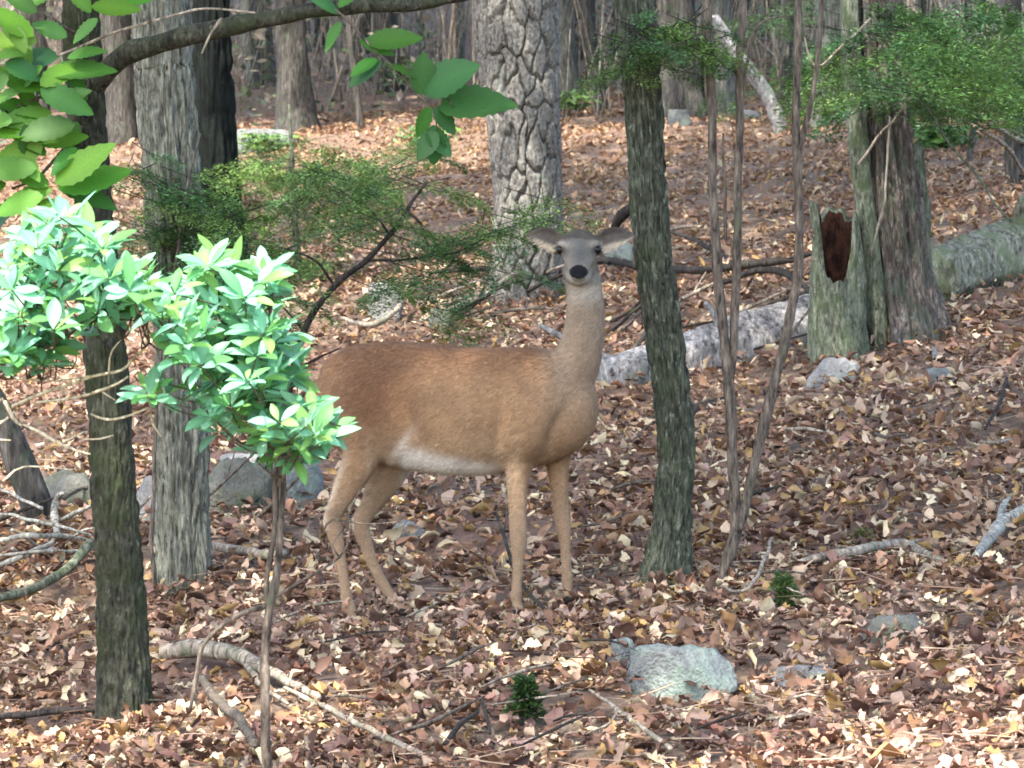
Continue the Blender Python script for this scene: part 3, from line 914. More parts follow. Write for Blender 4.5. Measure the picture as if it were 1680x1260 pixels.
    relief = (-.024 * blob(670, 690, 20, 62, -.35) - .018 * blob(818, 700, 12, 62, .08) + .010 * blob(600, 640, 40, 55) - .014 * blob(908, 705, 11, 60, .5) + .012 * blob(872, 665, 30, 60) - .010 * blob(640, 590, 40, 12, .1)
              - .005 * blob(925, 600, 12, 50, .25) + .004 * (fbm(wv * 14, 3, 2) - .5))
    co = co + no * (relief * nearside)[:, None]
    co = co + no * ((fbm(wv * np.array([60, 60, 60]), 9, 2) - .5) * .0025)[:, None]
    body.vertices.foreach_set('co', co.ravel().astype(np.float32)); body.update()
    # coat colours
    def mixin(col, m, c): m = np.clip(m, 0, 1)[:, None]; return col * (1 - m) + np.asarray(c)[None] * m
    sstep = lambda a, b, x: (lambda t: t * t * (3 - 2 * t))(np.clip((x - a) / (b - a), 0, 1))
    nz = fbm(wv * 18, 4, 3); nz2 = fbm(wv * np.array([70, 70, 160]), 6, 2)
    flank = lin(142, 113, 84)
    col = np.repeat(flank[None], nv, 0)
    torso = sstep(1010, 960, px)
    col = mixin(col, sstep(660, 572, py) * .85 * (py > 500), lin(122, 88, 62))                 # back
    col = mixin(col, (blob(610, 640, 70, 80) * 1.1) , lin(108, 78, 56))                        # hip
    col = mixin(col, sstep(690, 760, py) * (px > 600) * (px < 860) * .6, lin(152, 129, 102))   # lower flank
    col = mixin(col, sstep(870, 930, px) * sstep(760, 560, py) * .8, lin(140, 123, 103))       # chest and neck
    col = mixin(col, sstep(620, 500, py) * .75 * (px > 890), lin(140, 125, 106))
    under = sstep(.15, .75, -no[:, 2])
    bel = sstep(0, 26, py - (722 + (px - 660) * .2)) * sstep(644, 668, px) * sstep(846, 800, px) * (py < 800)
    col = mixin(col, bel * (.45 + .55 * under) * (.9 + .15 * nz), lin(206, 200, 188))
    col = mixin(col, blob(652, 742, 8, 34, .55) * .6 * (dep < .0), lin(214, 202, 184))
    leg = sstep(770, 850, py)
    col = mixin(col, leg * .85, lin(146, 122, 97))
    inner = sstep(.2, .8, no @ LT) * (dep < .0) + sstep(.2, .8, -(no @ LT)) * (dep > 0)
    col = mixin(col, leg * sstep(.2, .9, no @ LT) * .5, lin(196, 178, 152))
    col = mixin(col, sstep(.3, .9, -no[:, 0]) * sstep(720, 800, py) * (px < 580) * (py < 870) * .6, lin(206, 190, 164))
    col = mixin(col, blob(556, 850, 14, 16) * .4, lin(96, 78, 62))
    # throat patch, face, muzzle, ears
    head = (py < 468) & (dep < -.17)
    th = blob(955, 480, 40, 16) * (dep < -.22) * sstep(.1, .6, -no[:, 1])
    col = mixin(col, th * .6, lin(190, 182, 168))
    face = head.astype(float)
    col = mixin(col, face, lin(106, 100, 90))
    col = mixin(col, face * sstep(400, 386, py) * .8, lin(82, 74, 64))
    col = mixin(col, face * blob(952, 416, 16, 24) * .8, lin(76, 76, 72))
    col = mixin(col, face * sstep(440, 458, py) * .8, lin(138, 130, 116))
    col = mixin(col, face * (blob(925, 432, 10, 16) + blob(974, 432, 10, 16)) * .6, lin(132, 120, 102))
    for ex in (919, 980):
        col = mixin(col, face * blob(ex + 2, 402, 11, 6) * .8, lin(172, 164, 148))
        col = mixin(col, face * blob(ex, 411, 12, 10), lin(34, 29, 26))
    muz = np.exp(-(((px - hx) / 25) ** 2 + ((py - 450) / 17) ** 2) ** 2) * (dep < -.40)
    col = mixin(col, muz * .8, lin(120, 114, 102))
    nose = ((((px - hx) / 15.5) ** 2 + ((py - 446) / 11.5) ** 2) < 1) & (dep < -.425)
    col = mixin(col, nose.astype(float), lin(12, 13, 16))
    for nx_ in (-7, 7): col = mixin(col, nose * blob(hx + nx_, 447, 3.5, 3) * .9, lin(2, 2, 2))
    ear = ((px < 912) | (px > 988)) & (py < 425) & (dep < -.15) & (dep > -.26)
    col = mixin(col, ear.astype(float), lin(96, 86, 74))
    efr = sstep(.3, .8, -no[:, 1])
    col = mixin(col, ear * efr * .75, lin(92, 86, 80))
    edge = ear * sstep(.45, .9, np.abs(no[:, 2]))
    col = mixin(col, edge * (no[:, 2] < 0) * .7, lin(196, 182, 158)); col = mixin(col, edge * (no[:, 2] > 0) * .6, lin(70, 60, 52))
    for s_, tx, ty in ((-1, 868, 385), (1, 1040, 386)):
        e_ = ear & ((px - hx) * s_ > 0)
        off = py - (404 + (ty - 404) * np.clip((px - (hx + s_ * 27)) / (tx - hx - s_ * 27), 0, 1.2)) + 5
        col = mixin(col, e_ * sstep(5, 11, off) * .85, lin(190, 176, 152))
        col = mixin(col, e_ * sstep(-4, -12, off) * .7, lin(58, 50, 44))
    # tail white below, hooves dark
    col = mixin(col, ((px < 516) & (py > 690)).astype(float) * .6, lin(210, 200, 186))
    hoof_m = np.zeros(nv)
    for hx_, hy_, w_ in ((584, 1032, 22), (661, 1005, 22), (851, 1004, 22), (935, 984, 20)):
        hoof_m = np.maximum(hoof_m, ((np.abs(px - hx_) < w_) & (py > hy_ - 6)).astype(float))
    col = mixin(col, hoof_m, lin(46, 40, 36))
    col = col * (.82 + .36 * nz)[:, None] * (.9 + .2 * nz2)[:, None]
    set_col(body, col)
    m, n, l, bs = nt('deer_coat')
    at = n.new('ShaderNodeAttribute'); at.attribute_name = 'tint'
    tc = n.new('ShaderNodeTexCoord'); mp = n.new('ShaderNodeMapping'); mp.inputs['Scale'].default_value = (.45, 1, 1)
    l.new(tc.outputs['Object'], mp.inputs[0])
    gg = noise_node(n, l, mp.outputs[0], 190, 3, .6)
    l.new(mixc(n, l, .55, at.outputs[0], ramp(n, l, gg, [(.3, (.6, .58, .55)), (.7, (1.3, 1.3, 1.28))]), 'MULTIPLY'), bs.inputs['Base Color'])
    bs.inputs['Roughness'].default_value = .85; bs.inputs['Specular IOR Level'].default_value = .2
    bs.inputs['Sheen Weight'].default_value = .05; bs.inputs['Sheen Roughness'].default_value = .5
    bump(n, l, gg, .003, .6, bs)
    ob = link('body', body, m, root)
    # short coat hairs
    g = np.random.default_rng(3)
    npoly = len(body.polygons); ar = np.empty(npoly); body.polygons.foreach_get('area', ar)
    cen = np.empty(npoly * 3); body.polygons.foreach_get('center', cen); cen = cen.reshape(-1, 3)
    pn = np.empty(npoly * 3); body.polygons.foreach_get('normal', pn); pn = pn.reshape(-1, 3)
    vi = np.empty(len(body.loops), dtype=np.int32); body.loops.foreach_get('vertex_index', vi)
    ls = np.empty(npoly, dtype=np.int32); body.polygons.foreach_get('loop_start', ls)
    N = 90000
    pk = g.choice(npoly, N, p=ar / ar.sum())
    wp = cen[pk] + base; ppx, ppy = pix(wp)
    ok = ~((wp[:, 1] < DD - .30) & (ppy < 475) & (ppx > 900) & (ppx < 1000)) & (ppy < 985)
    pk = pk[ok]; N = len(pk)
    nrm = pn[pk]; flow = np.array([-.75, .15, -.55])[None] + g.normal(0, .18, (N, 3))
    flow -= nrm * np.sum(flow * nrm, 1)[:, None]; flow /= np.linalg.norm(flow, axis=1)[:, None] + 1e-9
    hl = (.012 + .008 * g.random(N))
    yy = cen[pk][:, 2]
    hl *= np.where(yy < .35, .5, 1.0)
    d_ = flow * .92 + nrm * (.22 + .18 * g.random(N))[:, None]
    b_ = cen[pk] + g.normal(0, .002, (N, 3)) - nrm * .001
    sd = np.cross(nrm, flow) * .0011
    hv = np.stack([b_ - sd, b_ + sd, b_ + d_ * hl[:, None]], 1).reshape(-1, 3)
    hc = np.repeat(col[vi[ls[pk]]] * (.75 + .55 * g.random(N))[:, None], 3, 0)
    fo = link('fur', mesh_np('fur', hv, np.arange(N * 3).reshape(N, 3), True, hc), None, root)
    fm, n, l, bs = nt('deer_hair'); at = n.new('ShaderNodeAttribute'); at.attribute_name = 'tint'
    l.new(at.outputs[0], bs.inputs['Base Color']); bs.inputs['Roughness'].default_value = .8; bs.inputs['Specular IOR Level'].default_value = .2
    fo.data.materials.append(fm); fo['kind'] = 'stuff'
    # eyes
    em, n, l, bs = nt('deer_eye'); bs.inputs['Base Color'].default_value = (.006, .005, .004, 1); bs.inputs['Roughness'].default_value = .15; bs.inputs['Specular IOR Level'].default_value = .25
    for ex in (919, 980):
        bm = bmesh.new(); bmesh.ops.create_uvsphere(bm, u_segments=18, v_segments=12, radius=.0160)
        me = bpy.data.meshes.new('eye'); bm.to_mesh(me); bm.free()
        for p in me.polygons: p.use_smooth = True
        link('eye', me, em, root, P(ex + (1 if ex < 949 else -1), 410, DD - .304) - base)
    return root
build_deer()

# ------------------------------------------------------------------ saplings, boughs and twigs
def px_tube(pts, d, seg=8, step=.03, wob=.006, seed=0):
    """pts (px,py,width px[,depth offset])"""
    c = [P(p[0], p[1], d + (p[3] if len(p) > 3 else 0)) for p in pts]
    r = [p[2] / 2 * d / F for p in pts]
    return tube(c, r, seg, step, wob, seed)

# forked sapling
def forked_sapling():
    base = G(1182, 968); d = base[1]
    root = empty('forked_sapling', base, 'bare sapling forking low into thin stems next to the furrowed hemlock', 'sapling')
    stems = [
        [(1170, 985, 24), (1190, 930, 20), (1207, 880, 22), (1208, 840, 20), (1203, 760, 19), (1196, 650, 18), (1186, 540, 17), (1176, 420, 17), (1170, 300, 16), (1166, 150, 15), (1160, -60, 14)],
        [(1207, 872, 20), (1222, 830, 18), (1240, 750, 17), (1262, 660, 17), (1282, 580, 16), (1300, 500, 16), (1310, 430, 16), (1309, 330, 15), (1306, 230, 15), (1308, 100, 13), (1310, -60, 12)],
        [(1196, 640, 14), (1204, 560, 15), (1209, 440, 15), (1211, 300, 14), (1214, 150, 14), (1220, -60, 13)],
        [(1308, 250, 11), (1322, 200, 10), (1334, 140, 9), (1346, 60, 8), (1352, -60, 7)],
    ]
    for k, s in enumerate(stems):
        v, f = px_tube(s, d, 10, .025, .008, 70 + k)
        part('stem', v, f, M['twig'], root)
    for k, s in enumerate([[(1214, 160, 8), (1236, 60, 5), (1262, 30, 4), (1300, 24, 2)], [(1190, 395, 6), (1188, 300, 5), (1186, 220, 3)], [(1275, 600, 6), (1290, 560, 5), (1330, 505, 3)], [(1240, 745, 5), (1262, 700, 4), (1275, 650, 2)]]):
        v, f = px_tube(s, d, 6, .03, .01, 80 + k)
        part('twig', v, f, M['twig'], root)
forked_sapling()
later_old_tree()

# ---- hemlock sprays: flat fans of twiglets set with needles
def spray(tip_dir, length, g, needles=70):
    """needle cloud along a drooping flat fan in local coordinates: returns quads (n,4,3)"""
    t = g.random(needles) ** .8
    side = g.choice([-1, 1], needles)
    off = side * (g.random(needles) ** 1.2) * .42 * length * np.sin(np.pi * np.clip(t * .9 + .08, 0, 1))
    x = t * length + np.abs(off) * .45; y = off; z = -.4 * length * (t ** 2) + g.normal(0, .05 * length, needles) - np.abs(off) * .2
    return np.stack([x, y, z], 1)

def sprays_mesh(anchors, g, size=.016, needles=70, cols=None):
    """anchors: list of (point, direction xy angle, length)"""
    V_, C_ = [], []
    for p, ang, L in anchors:
        q = spray(None, L, g, needles)
        c, s = math.cos(ang), math.sin(ang)
        w = np.stack([q[:, 0] * c - q[:, 1] * s, q[:, 0] * s + q[:, 1] * c, q[:, 2]], 1) + p
        n = len(w)
        a = ang + g.normal(0, .9, n); el = g.normal(-.1, .35, n)
        d = np.stack([np.cos(a) * np.cos(el), np.sin(a) * np.cos(el), np.sin(el)], 1)
        nr = np.stack([g.normal(0, .35, n), g.normal(0, .35, n), np.ones(n)], 1)
        sd = np.cross(d, nr); sd /= np.linalg.norm(sd, axis=1)[:, None]
        l = size * (.7 + .8 * g.random(n))[:, None]
        V_.append(np.stack([w, w + d * l * .5 + sd * l * .2, w + d * l, w + d * l * .5 - sd * l * .2], 1).reshape(-1, 3))
        base = cols[g.integers(0, len(cols))] * (.75 + .5 * g.random())
        C_.append(np.repeat(base[None] * (.8 + .4 * g.random((n, 1))), 4, 0))
    v = np.vstack(V_); c = np.vstack(C_)
    return v, np.arange(len(v)).reshape(-1, 4), c

HCOL = [lin(88, 122, 60), lin(104, 138, 70), lin(70, 104, 56), lin(118, 148, 78), lin(92, 130, 82)]
def bough_sprays(root, areas, d, g, dspread=.5, size=.018, Lr=(.16, .34), needles=70, name='foliage', cols=HCOL, stem_from=None, twigmat=None):
    """areas: (px,py,rx,ry,count) ellipses of sprays at depth d"""
    anc, tw = [], []
    for (cx, cy, rx, ry, n) in areas:
        for _ in range(n):
            a = g.random() * 2 * np.pi; r = math.sqrt(g.random())
            p = P(cx + rx * r * math.cos(a), cy + ry * r * math.sin(a), d + g.normal(0, dspread))
            p[2] = max(p[2], float(ground_z(p[0], p[1])) + .08)
            ang = g.random() * 2 * np.pi
            L = g.uniform(*Lr)
            anc.append((p, ang, L))
            # twiglet that carries the spray
            e = p + np.array([math.cos(ang) * L, math.sin(ang) * L, -.2 * L])
            b = p - np.array([math.cos(ang) * L * .6, math.sin(ang) * L * .6, -.04])
            tw.append(tube([b, p, e], [.002, .0015, .0008], 4, .12))
    v, f, c = sprays_mesh(anc, g, size, needles, cols)
    o = part(name, v, f, M['needle'], root, False, c); o['kind'] = 'stuff'
    v, f = merge(tw)
    o = part('twigs', v, f, twigmat or M['darktwig'], root); o['kind'] = 'stuff'

g = np.random.default_rng(11)
# arched sapling behind the laurel
def arched_sapling():
    base = G(452, 872); d = base[1]
    root = empty('hemlock_sapling', base, 'dark arching hemlock sapling with drooping sprays above the deer\'s back', 'sapling')
    v, f = px_tube([(452, 885, 16), (456, 800, 15), (464, 700, 14), (478, 620, 13), (505, 530, 12), (550, 470, 11), (600, 428, 10), (638, 385, 9), (668, 342, 7), (700, 300, 5)], d, 10, .025, .012, 90)
    part('stem', v, f, M['darktwig'], root)
    for k, s in enumerate([[(664, 344, 5), (690, 365, 5), (702, 400, 4), (720, 430, 3)], [(478, 615, 6), (500, 600, 5), (530, 585, 4), (560, 570, 2)], [(600, 430, 5), (660, 425, 4), (740, 415, 3), (800, 390, 2)], [(550, 470, 5), (520, 430, 4), (470, 410, 3), (430, 400, 2)], [(638, 385, 4), (600, 340, 3), (540, 300, 2)], [(500, 545, 4), (460, 500, 3), (420, 480, 2)]]):
        v, f = px_tube(s, d, 6, .03, .012, 91 + k)
        part('branch', v, f, M['darktwig'], root)
    bough_sprays(root, [(650, 470, 60, 34, 7), (710, 410, 70, 42, 12), (600, 360, 60, 40, 8), (570, 290, 60, 30, 9), (730, 525, 36, 22, 4), (800, 380, 44, 28, 6), (870, 355, 46, 34, 8), (470, 500, 40, 40, 5), (650, 300, 60, 40, 6), (860, 440, 40, 40, 3)], d, g, .35, .017, needles=340)
arched_sapling()
def sapling2():
    base = G(490, 470); d = base[1]
    root = empty('hemlock_sapling', base, 'upright young hemlock with grey-green stem beside the black trunk', 'sapling')
    v, f = px_tube([(492, 475, 14), (486, 400, 12), (482, 320, 10), (478, 240, 7), (474, 170, 4)], d, 10, .04, .012, 97)
    part('stem', v, f, M['greenbark'], root)
    bough_sprays(root, [(470, 260, 80, 34, 28), (430, 300, 50, 44, 20), (540, 300, 70, 40, 26), (450, 370, 60, 44, 14), (480, 440, 90, 34, 20), (600, 340, 60, 40, 14), (660, 250, 60, 30, 10)], d, g, .5, .025, (.25, .5), 340)
sapling2()
def sapling3():
    base = G(255, 985); d = base[1]
    root = empty('hemlock_sapling', base, 'wispy hemlock sapling growing against the pale ridged trunk', 'sapling')
    v, f = px_tube([(255, 990, 9), (250, 850, 8), (262, 600, 7), (290, 420, 6), (310, 300, 5), (330, 220, 3)], d, 8, .03, .012, 98)
    part('stem', v, f, M['twig'], root)
    bough_sprays(root, [(250, 280, 60, 36, 12), (300, 330, 90, 56, 22), (360, 390, 70, 46, 20), (240, 390, 60, 60, 14), (410, 430, 60, 34, 12)], d, g, .12, .015, (.14, .28), 240)
sapling3()
# live boughs of the furrowed hemlock
for k, s in enumerate([[(1050, 30, 9), (1035, 50, 7), (1018, 70, 5), (1000, 90, 3)], [(1052, 20, 9), (1085, 50, 7), (1120, 70, 5), (1160, 85, 3)], [(1066, 312, 14), (1046, 334, 18), (1022, 352, 20), (1008, 372, 13), (998, 398, 4)]]):
    v, f = px_tube([(a, b, c, (-.08 - .05 * i) if k < 2 else .06 + .05 * i) for i, (a, b, c) in enumerate(s)], D9, 7, .03, .01, 120 + k)
    part('branch', v, f, M['darktwig'], HEM)
bough_sprays(HEM, [(1050, 72, 46, 36, 14), (1130, 84, 46, 26, 11), (1080, 50, 60, 34, 8), (1040, 110, 30, 20, 4)], D9 - .25, g, .12, .014, (.12, .24), 280)
# bushy hemlock beyond the mossy log: foliage on the far tree number 8
BUSH = FAR[8]
dB = BUSH.location[1]
bough_sprays(BUSH, [(1560, 60, 130, 60, 46), (1460, 90, 90, 50, 40), (1600, 150, 80, 40, 26), (1500, 160, 60, 24, 14), (1420, 40, 60, 40, 14), (1400, 130, 40, 30, 10)], dB - 9, g, 1.6, .027, (.3, .6), 440)
for k, s in enumerate([[(1668, 40, 12, 0), (1600, 60, 9, -3), (1520, 80, 6, -6), (1420, 70, 4, -9)], [(1668, 120, 12, 0), (1600, 130, 9, -3), (1530, 140, 6, -6), (1440, 120, 4, -9)]]):
    v, f = px_tube(s, dB, 7, .3, .02, 130 + k)
    part('branch', v, f, M['darktwig'], BUSH)
for k, s in enumerate([[(1662, 20, 7), (1580, 70, 6), (1500, 50, 5), (1450, 10, 3)], [(1680, 235, 7), (1600, 190, 6), (1500, 140, 5), (1420, 60, 3)], [(1668, 170, 6), (1620, 165, 5), (1560, 150, 4), (1480, 160, 2)], [(1690, 300, 6), (1640, 230, 5), (1560, 190, 4), (1500, 110, 2)], [(1668, 80, 5), (1640, 40, 4), (1610, -20, 3)]]):
    v, f = px_tube([(a, b, c, -9 + (0 if i else 9) * (1 if a > 1655 else 0)) for i, (a, b, c) in enumerate(s)], dB, 6, .2, .02, 140 + k)
    part('dead_branch', v, f, M['deadwood'], BUSH)
# hemlock foliage by the slim brown trunk
SLIM = FAR[10]
bough_sprays(SLIM, [(1270, 30, 60, 34, 12), (1330, 110, 26, 40, 7), (1340, 40, 60, 40, 12), (1210, 170, 30, 20, 4)], SLIM.location[1] - 3, g, 1.2, .04, (.4, .8), 200, cols=[lin(74, 104, 60), lin(92, 122, 72), lin(64, 88, 62)])

# ---- low shrubs up the slope
def low_shrub(px, py, w, h, lab, n=260, cols=None, leaf=.05, seed=0, grp=None):
    base = G(px, py); d = base[1]; s = d / F
    gg = np.random.default_rng(seed)
    root = empty('low_shrub', base, lab, 'shrub', grp)
    st = []
    for k in range(7):
        a = gg.normal(0, .5)
        st.append(tube([base - [0, 0, .05], base + [a * w * s * .4, gg.normal(0, .1), h * s * .6], base + [a * w * s * .9, gg.normal(0, .2), h * s]], [.008, .005, .002], 5, .1))
    v, f = merge(st); part('stems', v, f, M['twig'], root)
    p = np.stack([gg.normal(0, .35, n) * w * s, gg.normal(0, .35, n) * w * s * .8, (.25 + .75 * gg.random(n)) * h * s], 1) + base
    nr = gg.normal(0, .5, (n, 3)) + [0, -.2, 1]; nr /= np.linalg.norm(nr, axis=1)[:, None]
    t1 = np.cross(nr, gg.normal(0, 1, (n, 3))); t1 /= np.linalg.norm(t1, axis=1)[:, None]; t2 = np.cross(nr, t1)
    l = leaf * (.6 + .8 * gg.random(n))[:, None]
    v = np.stack([p - t1 * l, p + t2 * l * .45 + nr * l * .12, p + t1 * l, p - t2 * l * .45 + nr * l * .12], 1).reshape(-1, 3)
    cc = np.array(cols or HCOL)[gg.integers(0, len(cols or HCOL), n)] * (.8 + .5 * gg.random((n, 1)))
    o = part('foliage', v, np.arange(n * 4).reshape(n, 4), M['needle'], root, False, np.repeat(cc, 4, 0)); o['kind'] = 'stuff'
PALEG = [lin(150, 170, 120), lin(122, 150, 96), lin(172, 188, 150)]
low_shrub(1540, 250, 60, 40, 'leafy green shrub with pale tops up the slope beside the old trunk', 420, None, .06, 1)
low_shrub(1490, 225, 40, 26, 'small yellow-green shrub just above the flat-topped snag', 240, PALEG, .05, 2)
low_shrub(700, 250, 60, 40, 'low green shrub beneath the dangling oak leaves', 300, None, .05, 3)
low_shrub(430, 255, 60, 34, 'low green shrub spilling over the flat boulder', 340, None, .05, 4)
low_shrub(690, 150, 70, 50, 'grey-green shrub up the slope behind the dangling oak leaves', 340, PALEG + HCOL, .06, 5)
low_shrub(1380, 190, 40, 30, 'bright green shrub behind the thin greenish trunk', 240, PALEG, .06, 6)
low_shrub(1300, 150, 44, 40, 'dark green shrub behind the white leaning trunk', 300, None, .06, 7)
low_shrub(930, 190, 60, 40, 'green shrub at the foot of the ash-grey trunk', 280, HCOL + PALEG, .06, 8)

# ---- brush that closes the view at the top of the slope
def brush():
    gg = np.random.default_rng(31)
    st = []
    for k in range(1300):
        px = -60 + 1800 * gg.random(); py = 20 + 175 * gg.random() ** 1.2
        p = G(px, py)
        d = p[1]
        h = gg.uniform(.6, 2.8); lx, ly = gg.normal(0, .35, 2) * h
        r = (.004 + .012 * gg.random()) * (2.2 if gg.random() < .22 else 1)
        if r > .018: h *= 1.8
        st.append(tube([p - [0, 0, .1], p + [lx * .4, ly * .4, h * .5], p + [lx, ly, h]], [r, r * .7, r * .3], 4, 1.0))
    v, f = merge(st)
    o = link('brush', mesh_np('brush', v, f), M['deadwood'])
    o['kind'] = 'stuff'; o['label'] = 'thicket of thin bare stems at the top of the slope'; o['category'] = 'brush'
    n = 24000
    py = 10 + 185 * gg.random(n) ** 1.3; px = -60 + 1800 * gg.random(n)
    dn = fbm(np.stack([px / 90, py / 60, 0 * px], 1), 3, 2)
    ok = dn > .42; px, py = px[ok], py[ok]; n = len(px)
    # distance from the plane of the slope
    dd = 14784 / (py + 56); p = np.stack([(px - 840) / F * dd, dd, 0 * dd], 1)
    p[:, 2] = ground_z(p[:, 0], p[:, 1]) + .1 + 1.6 * gg.random(n) ** 1.4
    nr = gg.normal(0, .6, (n, 3)) + [0, -.2, 1]; nr /= np.linalg.norm(nr, axis=1)[:, None]
    t1 = np.cross(nr, gg.normal(0, 1, (n, 3))); t1 /= np.linalg.norm(t1, axis=1)[:, None]; t2 = np.cross(nr, t1)
    l = (.05 + .06 * gg.random(n))[:, None]
    v = np.stack([p - t1 * l, p + t2 * l * .5, p + t1 * l, p - t2 * l * .5], 1).reshape(-1, 3)
    cc = np.array([lin(96, 106, 78), lin(120, 110, 96), lin(76, 92, 66), lin(138, 128, 112)])[gg.integers(0, 4, n)]
    o = link('undergrowth', mesh_np('undergrowth', v, np.arange(n * 4).reshape(n, 4), False, np.repeat(cc, 4, 0)), M['needle'])
    o['kind'] = 'stuff'; o['label'] = 'grey-green undergrowth among the trees at the top of the slope'; o['category'] = 'undergrowth'
brush()

# ------------------------------------------------------------------ laurel shrubs
LPROF = [.06, .5, .85, 1.0, .92, .62, .08]
LCOL = [lin(104, 166, 118), lin(126, 190, 150), lin(100, 158, 92), lin(138, 198, 160), lin(124, 174, 92)]
laurel_meshes = []; LV = []; LF = None
for k in range(10):
    rr = random.Random(40 + k)
    v, f = leaf_strip(1, rr.uniform(.34, .44), LPROF, rr.uniform(.1, .4), rr.uniform(-.9, .35), rr.uniform(-.4, .4))
    c = np.repeat((LCOL[k % len(LCOL)] * .8)[None], len(v), 0)
    c[1::3] = c[1::3] * 1.25
    me = mesh_np('leaf', v, f, True, c); me.materials.append(M['laurel']); laurel_meshes.append(me); LV.append((v, c)); LF = f

def orient(dirv, nrm):
    x = dirv / np.linalg.norm(dirv); z = nrm - x * np.dot(nrm, x); z /= np.linalg.norm(z); y = np.cross(z, x)
    return np.stack([x, y, z], 1)

def put_leaf(root, me, mat, pos, dirv, nrm, size):
    o = bpy.data.objects.new('leaf', me); COL.objects.link(o); o.parent = root
    Rm = orient(dirv, nrm) * size; p = pos - np.array(root.location)
    o.matrix_local = Matrix([[*Rm[0], p[0]], [*Rm[1], p[1]], [*Rm[2], p[2]], [0, 0, 0, 1]])
    return o

def rosette(root, p, g, n, size, axis, budget):
    axis = axis / np.linalg.norm(axis)
    a0 = g.random() * 6.28
    u = np.cross(axis, [.3, .2, 1.0]); u /= np.linalg.norm(u); w = np.cross(axis, u)
    for i in range(n):
        a = a0 + i * 2.4 + g.normal(0, .2); el = g.uniform(.0, .75)
        dr = (math.cos(a) * u + math.sin(a) * w) * math.cos(el) + axis * math.sin(el)
        nr = axis * math.cos(el) - (math.cos(a) * u + math.sin(a) * w) * math.sin(el) + g.normal(0, .15, 3)
        k = int(g.integers(0, 10)); sz = size * g.uniform(.55, 1.2)
        budget.append((k, p + dr * .006, dr, nr, sz))

def laurel(name, label, base, stems, twigs, clusters, d, seed, budget_n, size=.072, mat=None):
    g = np.random.default_rng(seed)
    root = empty(name, base, label, 'shrub')
    sk = []
    for k, s in enumerate(stems):
        c = [P(q[0], q[1], d + (q[3] if len(q) > 3 else 0)) for q in s]
        if k == 0: c[0] = base - [0, 0, .1]
        v, f = tube(c, [q[2] / 2 * d / F for q in s], 9, .025, .008, seed + k)
        part('stem', v, f, M['twig'], root)
        dn, _ = resample(c, [1] * len(c), .04); sk.append(dn)
    for k, s in enumerate(twigs):
        v, f = px_tube(s, d, 6, .02, .014, seed + 30 + k)
        part('twig', v, f, mat or M['paletwig'], root)
        c = [P(q[0], q[1], d) for q in s]; dn, _ = resample(c, [1] * len(c), .04); sk.append(dn)
    sk = np.vstack(sk)
    budget = [budget_n]; tw = []
    for (cx, cy, rx, ry, n) in clusters:
        for i in range(n):
            a = g.random() * 6.28; r = math.sqrt(g.random())
            p = P(cx + rx * r * math.cos(a), cy + ry * r * math.sin(a), d + g.normal(0, .16))
            q = sk[np.argmin(np.linalg.norm((sk - p) * [1, 1, 1.0], axis=1) + .35 * np.clip(sk[:, 2] - p[2] + .04, 0, None) * 10)]
            m_ = (p + q) / 2 + g.normal(0, .02, 3) - [0, 0, .015]
            tw.append(tube([q, m_, p], [.0028, .0022, .0018], 5, .04))
            ax = np.array([g.normal(-.1, .4), g.normal(-.6, .35), 1.0])
            rosette(root, p, g, int(g.integers(6, 11)), size, ax, budget)
    # the 300 leaves that show largest (those toward the camera) are objects, the rest one mass
    lv = sorted(budget[1:], key=lambda q: q[1][1] / q[4])
    for k, p, dr, nr, sz in lv[:budget_n]:
        put_leaf(root, laurel_meshes[k], None, p, dr, nr, sz)
    vs, cs = [], []
    for k, p, dr, nr, sz in lv[budget_n:]:
        vs.append(LV[k][0] @ (orient(dr, nr) * sz).T + p); cs.append(LV[k][1] * g.uniform(.75, 1.25))
    if vs:
        nv = len(LV[0][0]); f = (LF[None] + (np.arange(len(vs)) * nv)[:, None, None]).reshape(-1, 4)
        part('foliage', np.vstack(vs), f, M['laurel'], root, True, np.vstack(cs))['kind'] = 'stuff'
    v, f = merge(tw)
    o = part('twigs', v, f, mat or M['twig'], root); o['kind'] = 'stuff'
    return root, sk

